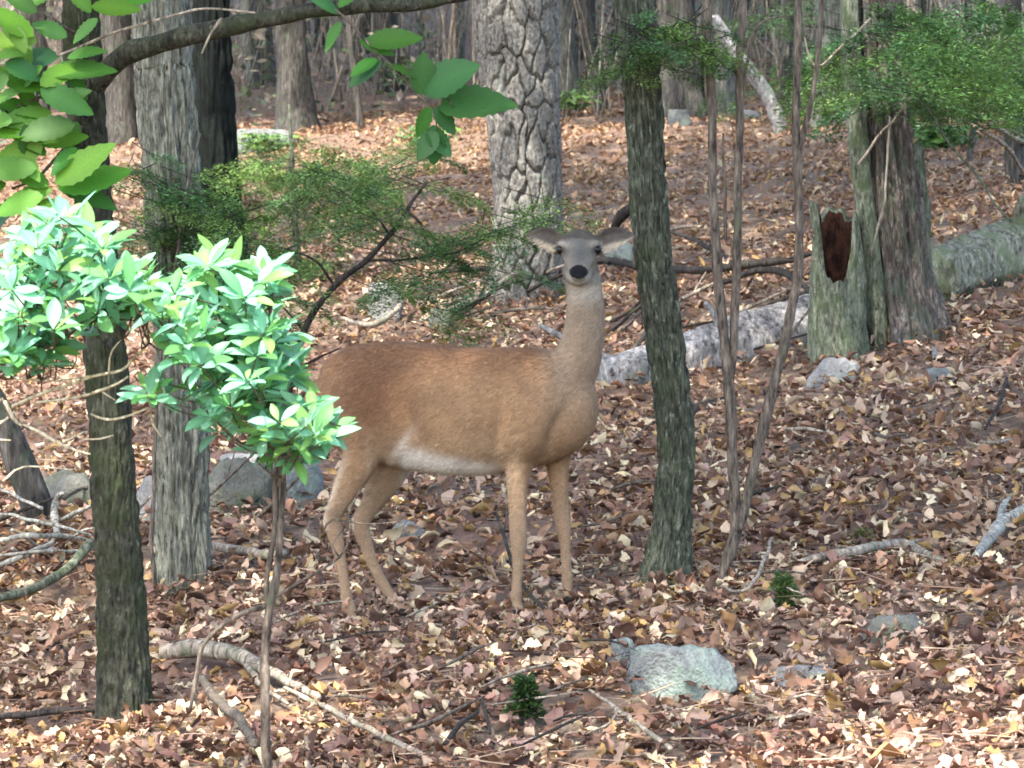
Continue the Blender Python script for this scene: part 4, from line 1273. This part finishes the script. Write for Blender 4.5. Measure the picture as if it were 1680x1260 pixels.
dL = 9.4
bL = P(440, 1290, 9.5); bL[2] = ground_z(bL[0], bL[1])
LAU, _ = laurel('laurel_shrub', 'mint-green laurel shrub on thin brown stems partly hiding the deer\'s rump', bL,
    [[(440, 1290, 17), (436, 1180, 16), (434, 1080, 16), (440, 1010, 16), (456, 930, 14), (462, 850, 12), (464, 760, 11), (452, 680, 9), (420, 600, 7), (380, 520, 6), (350, 460, 4)],
     [(440, 1005, 10), (438, 950, 10), (450, 870, 9), (450, 780, 8), (480, 700, 7), (520, 690, 5), (560, 700, 3)],
     [(440, 990, 9), (400, 1005, 8), (360, 1030, 8), (332, 1062, 7), (322, 1110, 7), (312, 1165, 6)],
     [(444, 985, 6), (500, 950, 5), (556, 915, 4), (572, 890, 3)],
     [(452, 680, 6), (400, 640, 5), (340, 600, 5), (280, 560, 4)], [(420, 600, 5), (440, 540, 4), (450, 480, 3)]],
    [[(530, 870, 3), (545, 852, 4), (600, 858, 3), (660, 855, 2)], [(556, 915, 3), (545, 895, 3), (560, 872, 3), (592, 800, 2)]],
    [(420, 480, 50, 36, 13), (345, 455, 44, 32, 11), (430, 550, 46, 40, 13), (350, 540, 48, 40, 12), (295, 490, 44, 34, 9), (420, 620, 46, 40, 12), (340, 625, 46, 36, 10), (430, 690, 44, 26, 8), (490, 700, 46, 36, 12), (535, 705, 30, 24, 5), (255, 630, 24, 28, 4), (370, 690, 40, 24, 6), (455, 650, 40, 40, 8), (400, 570, 60, 60, 10), (470, 735, 44, 24, 8), (280, 560, 30, 50, 5), (230, 470, 30, 30, 4)], dL, 301, 300, mat=M['twig'])
bL2 = P(-60, 1290, 9.5); bL2[2] = ground_z(bL2[0], bL2[1])
LAU2, _ = laurel('laurel_shrub', 'laurel shrub with cream-coloured bare twigs reaching across the mossy oak trunk', bL2,
    [[(-60, 1290, 16), (-50, 1050, 14), (-40, 850, 12), (-30, 700, 10), (0, 600, 8), (40, 520, 7), (90, 450, 5)], [(-30, 700, 8), (5, 655, 8), (15, 680, 7), (50, 705, 5)],
     [(40, 520, 5), (110, 480, 4), (180, 440, 3)], [(0, 600, 5), (70, 570, 4), (150, 530, 3), (220, 490, 2)]],
    [[(12, 655, 7), (30, 690, 7), (60, 705, 6), (95, 728, 6), (130, 742, 4), (146, 746, 2)], [(22, 668, 6), (60, 650, 5), (110, 632, 5), (152, 616, 5), (200, 606, 4), (222, 585, 4), (245, 562, 2)], [(66, 662, 4), (130, 652, 5), (166, 640, 5), (195, 628, 4), (210, 618, 3)],
     [(22, 620, 4), (90, 624, 4), (150, 616, 3)], [(178, 632, 3), (178, 600, 3), (182, 576, 3), (200, 556, 2)], [(108, 722, 3), (140, 706, 2)], [(140, 722, 3), (165, 722, 3), (184, 716, 2)], [(-10, 700, 5), (10, 690, 4), (24, 676, 3)],
     [(150, 680, 3), (175, 688, 4), (205, 684, 4), (246, 668, 3)], [(248, 668, 4), (250, 695, 4), (264, 718, 2)], [(168, 642, 3), (190, 655, 2)], [(5, 790, 4), (40, 768, 3), (120, 772, 2)], [(-10, 720, 3), (20, 722, 2)]],
    [(95, 385, 66, 34, 13), (60, 470, 66, 40, 14), (145, 440, 54, 38, 12), (210, 475, 44, 34, 11), (20, 520, 44, 44, 10), (110, 520, 60, 30, 10), (245, 510, 34, 30, 7), (20, 580, 34, 24, 7), (80, 585, 50, 22, 8), (180, 490, 40, 30, 6), (60, 420, 50, 40, 6)], dL, 302, 300)

# ------------------------------------------------------------------ oak limb and its toothed leaves
def limb_of_oak():
    L0 = [(150, 150, 40), (180, 112, 36), (225, 82, 34), (290, 62, 32), (370, 44, 30), (440, 32, 28), (520, 16, 26), (600, 10, 24), (680, 8, 22), (760, -8, 20), (840, -40, 16)]
    v, f = px_tube([(a, b, c, -.05 * min(i, 3)) for i, (a, b, c) in enumerate(L0)], D1, 16, .02, .016, 160)
    o = part('limb', v, f, M['oak'], OAK)
    for k, s in enumerate([[(360, 40, 6), (364, 30, 5), (345, 60, 4), (332, 88, 3)], [(60, 105, 5), (100, 90, 5), (200, 50, 5), (290, 24, 4), (340, 14, 4), (420, 20, 3)], [(540, 12, 5), (556, 20, 5), (576, 38, 5), (600, 66, 5), (626, 92, 4), (660, 126, 4), (690, 158, 4), (712, 176, 3), (718, 215, 2)], [(690, 158, 3), (720, 150, 3), (745, 175, 2)],
                           [(60, 105, 4), (64, 120, 4), (60, 150, 3), (66, 185, 3)], [(135, 130, 7), (90, 150, 6), (40, 170, 5), (-30, 200, 5)], [(140, 200, 7), (100, 250, 6), (60, 290, 5), (20, 310, 4)], [(136, 60, 6), (100, 40, 5), (60, 10, 4)]]):
        v, f = px_tube([(a, b, c, -.25 if k not in (5, 6, 7) else -.25 * min(1, i)) for i, (a, b, c) in enumerate(s)], D1, 7, .02, .008, 170 + k)
        part('twig', v, f, M['deadwood'] if k in (0, 1, 4) else M['twig'], OAK)
    # toothed leaf templates
    OC = [lin(104, 168, 52), lin(124, 188, 62), lin(88, 150, 58), lin(74, 132, 66), lin(140, 200, 70)]
    T_ = []
    for k in range(10):
        rr = random.Random(90 + k)
        n = 15; prof = []
        for i in range(n):
            s = i / (n - 1)
            w = math.sin(math.pi * min(1, s ** .8)) ** .75 if 0 < s < 1 else .04
            prof.append(w * (1.0 if i % 2 else .86))
        v, f = leaf_strip(1, rr.uniform(.46, .58) if k % 5 != 3 else rr.uniform(.62, .74), prof, rr.uniform(.05, .3), rr.uniform(-.7, .3), rr.uniform(-.3, .3))
        c = np.repeat((OC[k % 5] * .55)[None], len(v), 0); c[1::3] *= 1.2
        me = mesh_np('leaf', v, f, True, c); me.materials.append(M['oakleaf']); T_.append(me)
    gg = np.random.default_rng(8)
    # (base px, base py, tip px, tip py, tone) of leaves one can make out
    lv = [(55, 60, -15, 20, 0), (60, 70, 10, 50, 4), (40, 75, -30, 60, 4), (45, 90, -20, 95, 1), (70, 110, 20, 150, 0), (66, 150, 0, 120, 0), (66, 145, 140, 180, 2), (75, 120, 175, 115, 2), (110, 95, 165, 82, 2), (66, 140, 120, 110, 1),
          (80, 190, 0, 172, 0), (85, 185, 10, 200, 1), (60, 215, -20, 225, 0), (70, 240, 0, 262, 4), (60, 275, -25, 280, 0), (90, 300, 175, 245, 1), (80, 305, 20, 275, 0), (85, 310, 20, 335, 1), (95, 310, 200, 290, 0), (70, 320, 0, 345, 4), (100, 310, 180, 335, 2), (60, 330, 120, 350, 0),
          (150, 20, 110, -20, 1), (150, 10, 220, 15, 0), (180, 0, 240, 5, 0), (160, 30, 130, 60, 2), (60, 20, 10, -10, 2), (110, 60, 60, 40, 2), (20, 200, -40, 190, 0), (30, 250, 60, 290, 1), (10, 300, -40, 320, 0), (90, 170, 140, 150, 2), (40, 10, 90, -25, 0), (75, 255, 30, 230, 2), (70, 185, 30, 215, 4),
          # dangling sprig toward the pine
          (556, 20, 535, 10, 3), (556, 12, 580, -10, 2), (560, 36, 545, 62, 2), (600, 70, 680, 62, 2), (590, 66, 640, 85, 2), (618, 96, 582, 120, 2), (626, 100, 580, 136, 3), (630, 104, 676, 124, 2), (690, 156, 695, 96, 3), (694, 150, 772, 112, 3), (720, 178, 832, 168, 3), (705, 175, 690, 212, 2), (712, 176, 740, 212, 3), (712, 205, 712, 262, 3), (700, 212, 735, 250, 3), (716, 215, 690, 255, 3)]
    for _ in range(26):
        a, b = gg.uniform(-10, 130), gg.uniform(-10, 330); an = gg.uniform(0, 6.28); L = gg.uniform(60, 95)
        if b < 80 and a > 90: continue
        lv.append((a, b, a + L * math.cos(an) - 10, b + .6 * L * math.sin(an), int(gg.integers(0, 5)) if gg.random() < .8 else 3))
    for (a, b, c, d_, tone) in lv:
        dep = D1 - .25 - .12 * gg.random() if a < 400 else D1 - .25
        p0 = P(a, b, dep); p1 = P(c, d_, dep + gg.normal(0, .03))
        L = np.linalg.norm(p1 - p0)
        nr = np.array([gg.normal(0, .25), -1.0 + gg.normal(0, .25), .9 + gg.normal(0, .35)])
        k = tone + (5 if gg.random() < .5 else 0)
        put_leaf(OAK, T_[k], None, p0, p1 - p0, nr, max(L, .09) * 1.18)
limb_of_oak()

# ------------------------------------------------------------------ logs, fallen branches, rocks
def log(name, label, a, b, wa, wb, mat, cat='log', lift=.35, seed=0, seg=26, bend=0.0, stubs=0):
    pa, pb = G(*a), G(*b)
    ra, rb = wa / 2 * pa[1] / F, wb / 2 * pb[1] / F
    n = 7; pts, rad = [], []
    for i in range(n):
        t = i / (n - 1)
        p = pa * (1 - t) + pb * t; r = ra * (1 - t) + rb * t
        p[2] = .5 * p[2] + .5 * ground_z(p[0], p[1]) + r * lift + bend * math.sin(math.pi * t)
        pts.append(p); rad.append(r)
    v, f = trunk_mesh(pts, rad, seg, .03, lambda t, z, r: .25 * r * (fbm(np.stack([np.cos(t) * 2.2, np.sin(t) * 2.2, np.linspace(0, 9, len(t))], 1), seed, 3) - .5) + .05 * r * np.sin(t * 7), ztop_fine=99)
    fl = f.tolist(); k = len(v)
    v = np.vstack([v, pts[0][None] , pts[-1][None]])
    for j in range(seg):
        fl.append([k, (j + 1) % seg, j]); fl.append([k + 1, k - seg + j, k - seg + (j + 1) % seg])
    root = empty(name, (pa + pb) / 2, label, cat)
    part('trunk', v, fl, mat, root)
    g = np.random.default_rng(seed)
    for s in range(stubs):
        t = g.uniform(.15, .9); i = int(t * (n - 1)); p = pts[i]; r = rad[i]
        e = p + np.array([g.normal(0, .2), -r * .6, r * 1.0 + .15 * g.random()])
        v, f = tube([p, (p + e) / 2 + g.normal(0, .02, 3), e], [r * .28, r * .2, r * .1], 7, .04, .01, seed + s)
        part('branch_stub', v, f, mat, root)
    return root
log('fallen_log', 'bleached grey log lying behind the forked sapling up to the hollow stump', (985, 634), (1350, 572), 66, 136, M['palelog'], seed=3, stubs=4)
log('fallen_log', 'thick moss-covered log ending at the old brown trunk', (1530, 500), (1730, 440), 104, 118, M['mosslog'], seed=4, lift=.75, stubs=2)
log('fallen_log', 'dark half-rotten log peeping out under the bleached log', (1060, 705), (1190, 668), 34, 30, M['darktwig'], seed=6, lift=.2)

# white leaning dead trunk up the slope
def leaning(name, label, px, d, mat, cat, seg=12):
    pts = [P(a, b, d + (q[0] if q else 0)) for a, b, w, *q in px]; rad = [w / 2 * d / F for a, b, w, *q in px]
    pts[0][2] = ground_z(pts[0][0], pts[0][1]) - .1
    v, f = tube(pts, rad, seg, .08, .02, 3)
    base = pts[0] + [0, 0, .1]
    return thing(name, v, f, mat, base, label, cat)
leaning('leaning_trunk', 'white leaning dead trunk up the slope past the forked sapling', [(1288, 200, 24), (1262, 160, 24), (1238, 126, 23), (1210, 88, 22), (1170, 30, 20)], gd(1286, 205) - 3, M['palelog'], 'log')
D_l = gd(80, 862)
leaning('leaning_trunk', 'dark leaning trunk beside the grey root tangle', [(84, 880, 56), (50, 800, 52), (14, 716, 48), (-40, 600, 44), (-90, 480, 40)], D_l, M['farbark_dark'], 'log', 18)

def fallen(name, label, pts, mat, lift=.03, cat='branch', grp=None, side=(), seg=8, seed=0, wob=.012):
    """branch lying on the ground; pts (px,py,width,extra lift)"""
    c, r = [], []
    for q in pts:
        p = G(q[0], q[1]); rr = q[2] * 1.2 / 2 * p[1] / F
        p[2] += rr * .6 + lift + .03 + (q[3] if len(q) > 3 else 0)
        c.append(p); r.append(rr)
    base = np.mean(c, 0); base[2] = ground_z(base[0], base[1])
    v, f = tube(c, r, seg, .04, wob, seed)
    if not side:
        return thing(name, v, f, mat, base, label, cat, grp)
    root = empty(name, base, label, cat, grp)
    part('main_stick', v, f, mat, root)
    for k, s in enumerate(side):
        cc, r2 = [], []
        for q in s:
            p = G(q[0], q[1]); rr = q[2] * 1.2 / 2 * p[1] / F; p[2] += rr * .6 + lift + .03 + (q[3] if len(q) > 3 else 0); cc.append(p); r2.append(rr)
        v, f = tube(cc, r2, 6, .04, wob, seed + 5 + k)
        part('side_twig', v, f, mat, root)
    return root
fallen('fallen_branch', 'long dark dead branch lying across behind the doe\'s head', [(715, 470, 5), (800, 466, 8), (900, 462, 9), (985, 452, 10), (1060, 464, 11), (1140, 470, 11), (1220, 462, 12), (1290, 455, 9), (1335, 440, 5)], M['darktwig'], .06, side=[[(1210, 462, 8), (1180, 440, 7), (1130, 412, 6), (1100, 402, 3)], [(1000, 455, 7), (985, 440, 6), (1005, 425, 3)], [(820, 466, 5), (860, 458, 5), (930, 460, 4)]], seed=1)
fallen('fallen_branch', 'crooked grey-brown branch lying near the mossy flat rocks', [(1312, 952, 10), (1360, 940, 13), (1420, 930, 14), (1478, 922, 15), (1515, 936, 12), (1550, 950, 7)], M['deadwood'], .02, side=[[(1470, 924, 7), (1500, 915, 6), (1530, 905, 3)], [(1345, 944, 6), (1320, 932, 4)]], seed=2)
fallen('fallen_branch', 'pale weathered branch stub at the edge of the leaf bank', [(1600, 946, 10), (1622, 920, 16), (1645, 892, 20), (1690, 868, 22)], M['greyroot'], .03, side=[[(1640, 890, 12), (1645, 860, 10), (1655, 845, 5)]], seed=3)
fallen('fallen_branch', 'mossy stick leaning toward the mossy oak trunk', [(-20, 1016, 12), (50, 998, 13), (100, 972, 14), (150, 945, 13, .06)], M['greenbark'], .03, seed=4)
fallen('fallen_branch', 'dark straight stick at the foot of the mossy oak', [(-20, 1206, 9), (60, 1200, 10), (130, 1194, 9), (160, 1192, 6)], M['darktwig'], .02, seed=5)
fallen('fallen_branch', 'thick brown branch lying between the oak and the laurel stems', [(268, 1098, 22), (330, 1092, 26), (390, 1104, 22), (450, 1132, 16), (520, 1170, 10)], M['deadwood'], .01, side=[[(400, 1106, 10), (430, 1150, 9), (470, 1175, 5)]], seed=6)
fallen('fallen_branch', 'brown branch propped up behind the laurel stems', [(352, 930, 12), (400, 938, 13), (440, 946, 14), (470, 940, 10)], M['deadwood'], .04, seed=7)
fallen('fallen_branch', 'slanting grey stick in front of the laurel stems', [(330, 1160, 12), (360, 1200, 14), (400, 1240, 14), (420, 1275, 14)], M['twig'], .05, seed=8)
fallen('fallen_branch', 'long pale stick running through the leaves below the seedling', [(470, 1160, 6), (540, 1195, 8), (620, 1235, 9), (690, 1270, 9)], M['deadwood'], .02, seed=9)
fallen('fallen_branch', 'short dark forked stick standing below the evergreen seedling', [(730, 1262, 7), (755, 1235, 8), (782, 1208, 6)], M['darktwig'], .04, side=[[(786, 1184, 4), (798, 1215, 5), (805, 1245, 5)]], seed=10)
fallen('fallen_branch', 'thin long twig running down from the lichen rock', [(968, 1160, 4), (1010, 1192, 6), (1050, 1222, 7), (1100, 1262, 7)], M['deadwood'], .02, side=[[(1012, 1194, 4), (1000, 1215, 3), (960, 1235, 2)]], seed=11)
fallen('fallen_branch', 'curved pale twig arching over the leaves near the green plant', [(1180, 990, 4), (1225, 1012, 5, .03), (1255, 985, 5, .08), (1268, 955, 4, .1)], M['deadwood'], .02, side=[[(1226, 1010, 4), (1245, 1025, 3), (1260, 1045, 2)]], seed=12)
fallen('fallen_branch', 'black short stick poking out of the leaf bank', [(1615, 725, 4), (1640, 700, 6, .05), (1650, 680, 5, .1)], M['darktwig'], .02, seed=13)
fallen('fallen_branch', 'grey stick slanting over the litter behind the doe\'s shoulder', [(690, 545, 5), (760, 528, 8, .04), (800, 520, 8, .08), (850, 500, 7, .15), (900, 480, 4, .2)], M['deadwood'], .03, seed=14)
fallen('fallen_branch', 'bent stick lying against the pale boulder', [(560, 540, 5), (610, 552, 8), (650, 540, 8, .05), (670, 515, 5, .12)], M['deadwood'], .03, seed=15)
fallen('fallen_branch', 'brown sticks crossing in front of the bleached log', [(1005, 640, 5), (1060, 600, 7, .1), (1100, 570, 6, .2)], M['twig'], .04, side=[[(1020, 580, 5, .05), (1060, 560, 5, .1), (1110, 545, 4, .1)]], seed=16)
fallen('fallen_branch', 'dark broken limb resting on the bleached log', [(1180, 520, 6, .12), (1240, 512, 10, .16), (1290, 530, 10, .2), (1345, 560, 7, .15)], M['darktwig'], .03, seed=17)
fallen('fallen_branch', 'thin dark twig bent upward in front of the doe\'s near foreleg', [(905, 1035, 4), (866, 1012, 5, .03), (838, 985, 5, .08), (826, 960, 5, .12), (815, 940, 4, .16)], M['darktwig'], .02, side=[[(826, 958, 4, .12), (835, 945, 3, .2), (842, 935, 3, .27), (850, 930, 2, .3)]], seed=18)
# grey root tangle
def tangle():
    base = G(90, 900)
    root = empty('root_tangle', base, 'tangle of grey curling dead roots and sticks between leaning trunk and oak', 'roots')
    d = base[1]
    rows = [[(95, 880, 10), (90, 840, 14), (98, 815, 12), (104, 808, 6)], [(98, 855, 7), (130, 838, 7), (160, 830, 4)], [(-10, 885, 8), (60, 880, 9), (120, 882, 8), (160, 890, 5)], [(60, 970, 8), (62, 930, 12), (75, 910, 12), (95, 905, 9), (110, 940, 6)], [(55, 985, 9), (58, 950, 11), (66, 925, 10)],
            [(0, 912, 5), (70, 905, 6), (150, 903, 6), (200, 906, 5), (235, 920, 4), (248, 960, 3)], [(20, 900, 6), (60, 925, 6), (100, 950, 5), (120, 960, 3)], [(-10, 842, 5), (40, 850, 6), (90, 862, 6), (150, 880, 4)], [(-10, 930, 9), (40, 912, 9), (85, 890, 8), (96, 860, 6)], [(20, 868, 5), (70, 900, 6), (130, 925, 4)], [(100, 905, 5), (120, 880, 5), (160, 865, 3)], [(165, 900, 3), (190, 870, 3), (205, 855, 2)], [(-5, 960, 6), (30, 940, 7), (80, 935, 5)], [(-10, 800, 5), (30, 815, 6), (70, 835, 5)]]
    for k, s in enumerate(rows):
        v, f = px_tube([(a, b, c, .25 * math.sin(k * 2.1 + i)) for i, (a, b, c) in enumerate(s)], d - .25, 8, .02, .014, 400 + k)
        part('root', v, f, M['greyroot'], root)
tangle()
# random small sticks
gs = np.random.default_rng(99)
for k in range(34):
    px, py = gs.uniform(40, 1640), gs.uniform(560, 1240)
    if 500 < px < 960 and py < 1020: py = gs.uniform(1050, 1240)
    a = gs.normal(0, .5); L = gs.uniform(50, 150) * (py / 1100)
    w = gs.uniform(3, 6)
    fallen('dead_twig', ('long ' if L > 95 else 'short ') + ['pale grey', 'brown', 'dark'][k % 3] + ' bare twig lying on the dry leaves', [(px - L / 2, py + L / 2 * math.sin(a) * .5, w * .7), (px, py + gs.normal(0, 6), w, .02), (px + L / 2, py - L / 2 * math.sin(a) * .5, w * .4, .03)], M[['deadwood', 'twig', 'darktwig'][k % 3]], .025, 'twig', 'twigs scattered over the leaves', seed=500 + k, seg=6)

gs = np.random.default_rng(123)
for k in range(30):
    if k < 12: px, py = gs.uniform(740, 930), gs.uniform(470, 552)
    elif k < 24: px, py = gs.uniform(1000, 1330), gs.uniform(400, 640)
    else: px, py = gs.uniform(20, 470), gs.uniform(840, 960)
    L = gs.uniform(60, 150); sl = gs.normal(.25, .4); up = gs.uniform(.05, .3); w = gs.uniform(3.5, 7)
    tone = ['deadwood', 'twig', 'darktwig'][int(gs.integers(0, 3))]
    where = 'behind the doe\'s back' if k < 12 else 'around the bleached log' if k < 24 else 'by the pale ridged trunk'
    fallen('brushwood_stick', {'deadwood': 'pale grey', 'twig': 'brown', 'darktwig': 'dark'}[tone] + ' dead stick in the loose brushwood ' + where, [(px - L / 2, py + gs.uniform(0, 10), w), (px + gs.normal(0, 6), py - gs.uniform(0, 6), w * .8, up * .45), (px + L / 2, py + gs.uniform(-6, 6), w * .45, up)],
           M[tone], .02, 'stick', 'loose brushwood ' + where, seed=700 + k, seg=6, side=[[(px, py - 3, w * .5, up * .4), (px + L * .15, py - 10 - 20 * abs(sl), w * .4, up * .8), (px + L * .22, py - 12 - 34 * abs(sl), w * .25, up)]] if k % 2 else ())

def rock(label, px, py, w, h, mat, seed, grp=None, name='rock', depth=None, sub=4):
    """(px,py) = middle of its foot line, w x h in photo pixels"""
    p = G(px, py); s = p[1] / F
    bm = bmesh.new(); bmesh.ops.create_icosphere(bm, subdivisions=sub, radius=1)
    co = np.array([v.co[:] for v in bm.verts])
    fl = fbm(co * 1.3 + seed, seed, 2); 
    co2 = co * (.72 + .5 * fl)[:, None]
    # planes knock corners off
    g = np.random.default_rng(seed)
    for _ in range(16):
        nn = g.normal(0, 1, 3); nn /= np.linalg.norm(nn); lim = g.uniform(.45, .72)
        dd = co2 @ nn; co2 -= np.clip(dd - lim, 0, None)[:, None] * nn * .97
    co2[:, 2] = np.minimum(co2[:, 2], .5 + .12 * fbm(co * 2.5, seed + 7, 2))
    co2 += (fbm(co * 5, seed + 3, 4) - .5)[:, None] * .2 * co
    W_, H_ = w * s / 2 / .68, h * s / .6
    co2 = co2 * [W_, (depth or w * .42) * s, H_] + [0, 0, H_ * .1]
    for v, q in zip(bm.verts, co2): v.co = q
    me = bpy.data.meshes.new(name); bm.to_mesh(me); bm.free()
    for q in me.polygons: q.use_smooth = True
    o = link(name, me, mat, None, p)
    o.rotation_euler.z = g.uniform(-.3, .3)
    o['label'] = label; o['category'] = 'rock'
    if grp: o['group'] = grp
rock('broad lichen-grey rock poking through the leaves below the hemlock trunk', 1108, 1136, 165, 66, M['rock'], 1)
rock('small pale rock beside the broad lichen-grey one', 1022, 1086, 46, 34, M['rock'], 2)
rock('flat whitish stone among the leaves by the crooked branch', 1332, 1118, 100, 22, M['palerock'], 3)
rock('moss-topped rock sunk in the leaves below the crooked branch', 1462, 1052, 118, 40, M['mossrock'], 4)
rock('angular pale boulder behind the doe\'s back', 632, 528, 66, 56, M['palerock'], 5)
rock('large mossy boulder behind the pale ridged trunk', 385, 838, 140, 76, M['mossrock'], 6)
rock('light grey stone wedged beside the pale ridged trunk', 246, 850, 70, 60, M['palerock'], 7)
rock('grey angular stone on top of the mossy boulder', 400, 778, 70, 30, M['palerock'], 8)
rock('dark boulder behind the doe\'s hind legs', 478, 838, 90, 70, M['rock'], 9)
rock('flat lichen-covered boulder up the slope by the black trunk', 415, 252, 110, 34, M['rock'], 10)
rock('flat pale slab at the foot of the hollow stump', 1366, 632, 90, 40, M['palerock'], 11)
rock('little pale stone right of the slab below the old trunk'.replace('right of', 'past'), 1546, 634, 44, 26, M['rock'], 12)
rock('small pale stones under the doe\'s belly', 672, 882, 60, 24, M['palerock'], 13)
rock('greenish stone seen through the gap beside the doe\'s ear', 1015, 432, 50, 36, M['rock'], 14)
rock('pale rock under the foot of the hemlock', 1055, 985, 34, 24, M['palerock'], 15)
rock('mossy boulder behind the mossy oak trunk', 120, 842, 130, 60, M['mossrock'], 16)
rock('grey stone at the top of the slope under the dark trunk', 1118, 205, 40, 22, M['rock'], 17)
rock('white stones at the foot of the white leaning trunk', 1232, 196, 30, 14, M['palerock'], 18)
rock('grey-green rock on the slope beneath the arched sapling', 720, 545, 50, 34, M['mossrock'], 19)

# scrap of white birch bark standing in the leaves
p = G(1534, 600)
v, f = leaf_strip(.075, .03, [.5, .9, 1, .9, .6], .3, .5)
v = np.stack([v[:, 1], v[:, 2] * .6, v[:, 0]], 1)
v = np.vstack([v, v + [0, .004, 0]]); k = len(v) // 2
thing('bark_scrap', v + p + [0, 0, .02], np.vstack([f, f[:, ::-1] + k]), M['palerock'], p, 'small white scrap of bark standing upright below the old trunk', 'bark')

# ------------------------------------------------------------------ seedlings and moss
def seedling(label, px, py, w, h, n, cols, seed, leaf=.02, name='evergreen_seedling'):
    base = G(px, py); s = base[1] / F; g = np.random.default_rng(seed)
    root = empty(name, base, label, 'seedling')
    st = [tube([base - [0, 0, .03], base + [0, 0, h * s * .5], base + [.005, 0, h * s * .95]], [.004, .003, .001], 6, .03)]
    P_, D_ = [], []
    for k in range(26):
        t = .08 + .9 * k / 26; a = k * 2.4; L = w * s * .55 * (1 - t * .75)
        b = base + [0, 0, h * s * t]; e = b + [math.cos(a) * L, math.sin(a) * L, L * .25]
        st.append(tube([b, (b + e) / 2, e], [.002, .0015, .0008], 4, .04))
        m = n // 26; tt = g.random(m)
        P_.append(b + (e - b) * tt[:, None] + g.normal(0, .004, (m, 3))); D_.append(np.repeat(((e - b) / np.linalg.norm(e - b))[None], m, 0))
    v, f = merge(st); part('stem', v, f, M['twig'], root)
    p = np.vstack(P_); d = np.vstack(D_) + g.normal(0, .6, (len(p), 3)); d /= np.linalg.norm(d, axis=1)[:, None]
    sd = np.cross(d, g.normal(0, 1, (len(p), 3))); sd /= np.linalg.norm(sd, axis=1)[:, None]
    l = leaf * (.6 + .8 * g.random(len(p)))[:, None]
    v = np.stack([p, p + d * l * .5 + sd * l * .16, p + d * l, p + d * l * .5 - sd * l * .16], 1).reshape(-1, 3)
    cc = np.array(cols)[g.integers(0, len(cols), len(p))]
    o = part('needles', v, np.arange(len(v)).reshape(-1, 4), M['needle'], root, False, np.repeat(cc, 4, 0)); o['kind'] = 'stuff'
DG = [lin(44, 70, 30), lin(58, 86, 36), lin(36, 58, 30)]
seedling('dark green evergreen seedling alone among the dry leaves', 862, 1186, 62, 76, 1500, DG, 1)
seedling('green seedling next to the crooked grey-brown branch', 1286, 1004, 60, 60, 900, [lin(72, 96, 46), lin(92, 112, 60), lin(60, 84, 44)], 2)
seedling('faint olive seedling in the leaves above the crooked branch', 1416, 896, 44, 24, 420, [lin(96, 102, 56), lin(110, 110, 66)], 3)
seedling('tiny olive seedling in the leaves beyond the dark evergreen one', 700, 1160, 40, 20, 300, [lin(96, 98, 58), lin(84, 92, 50)], 4)
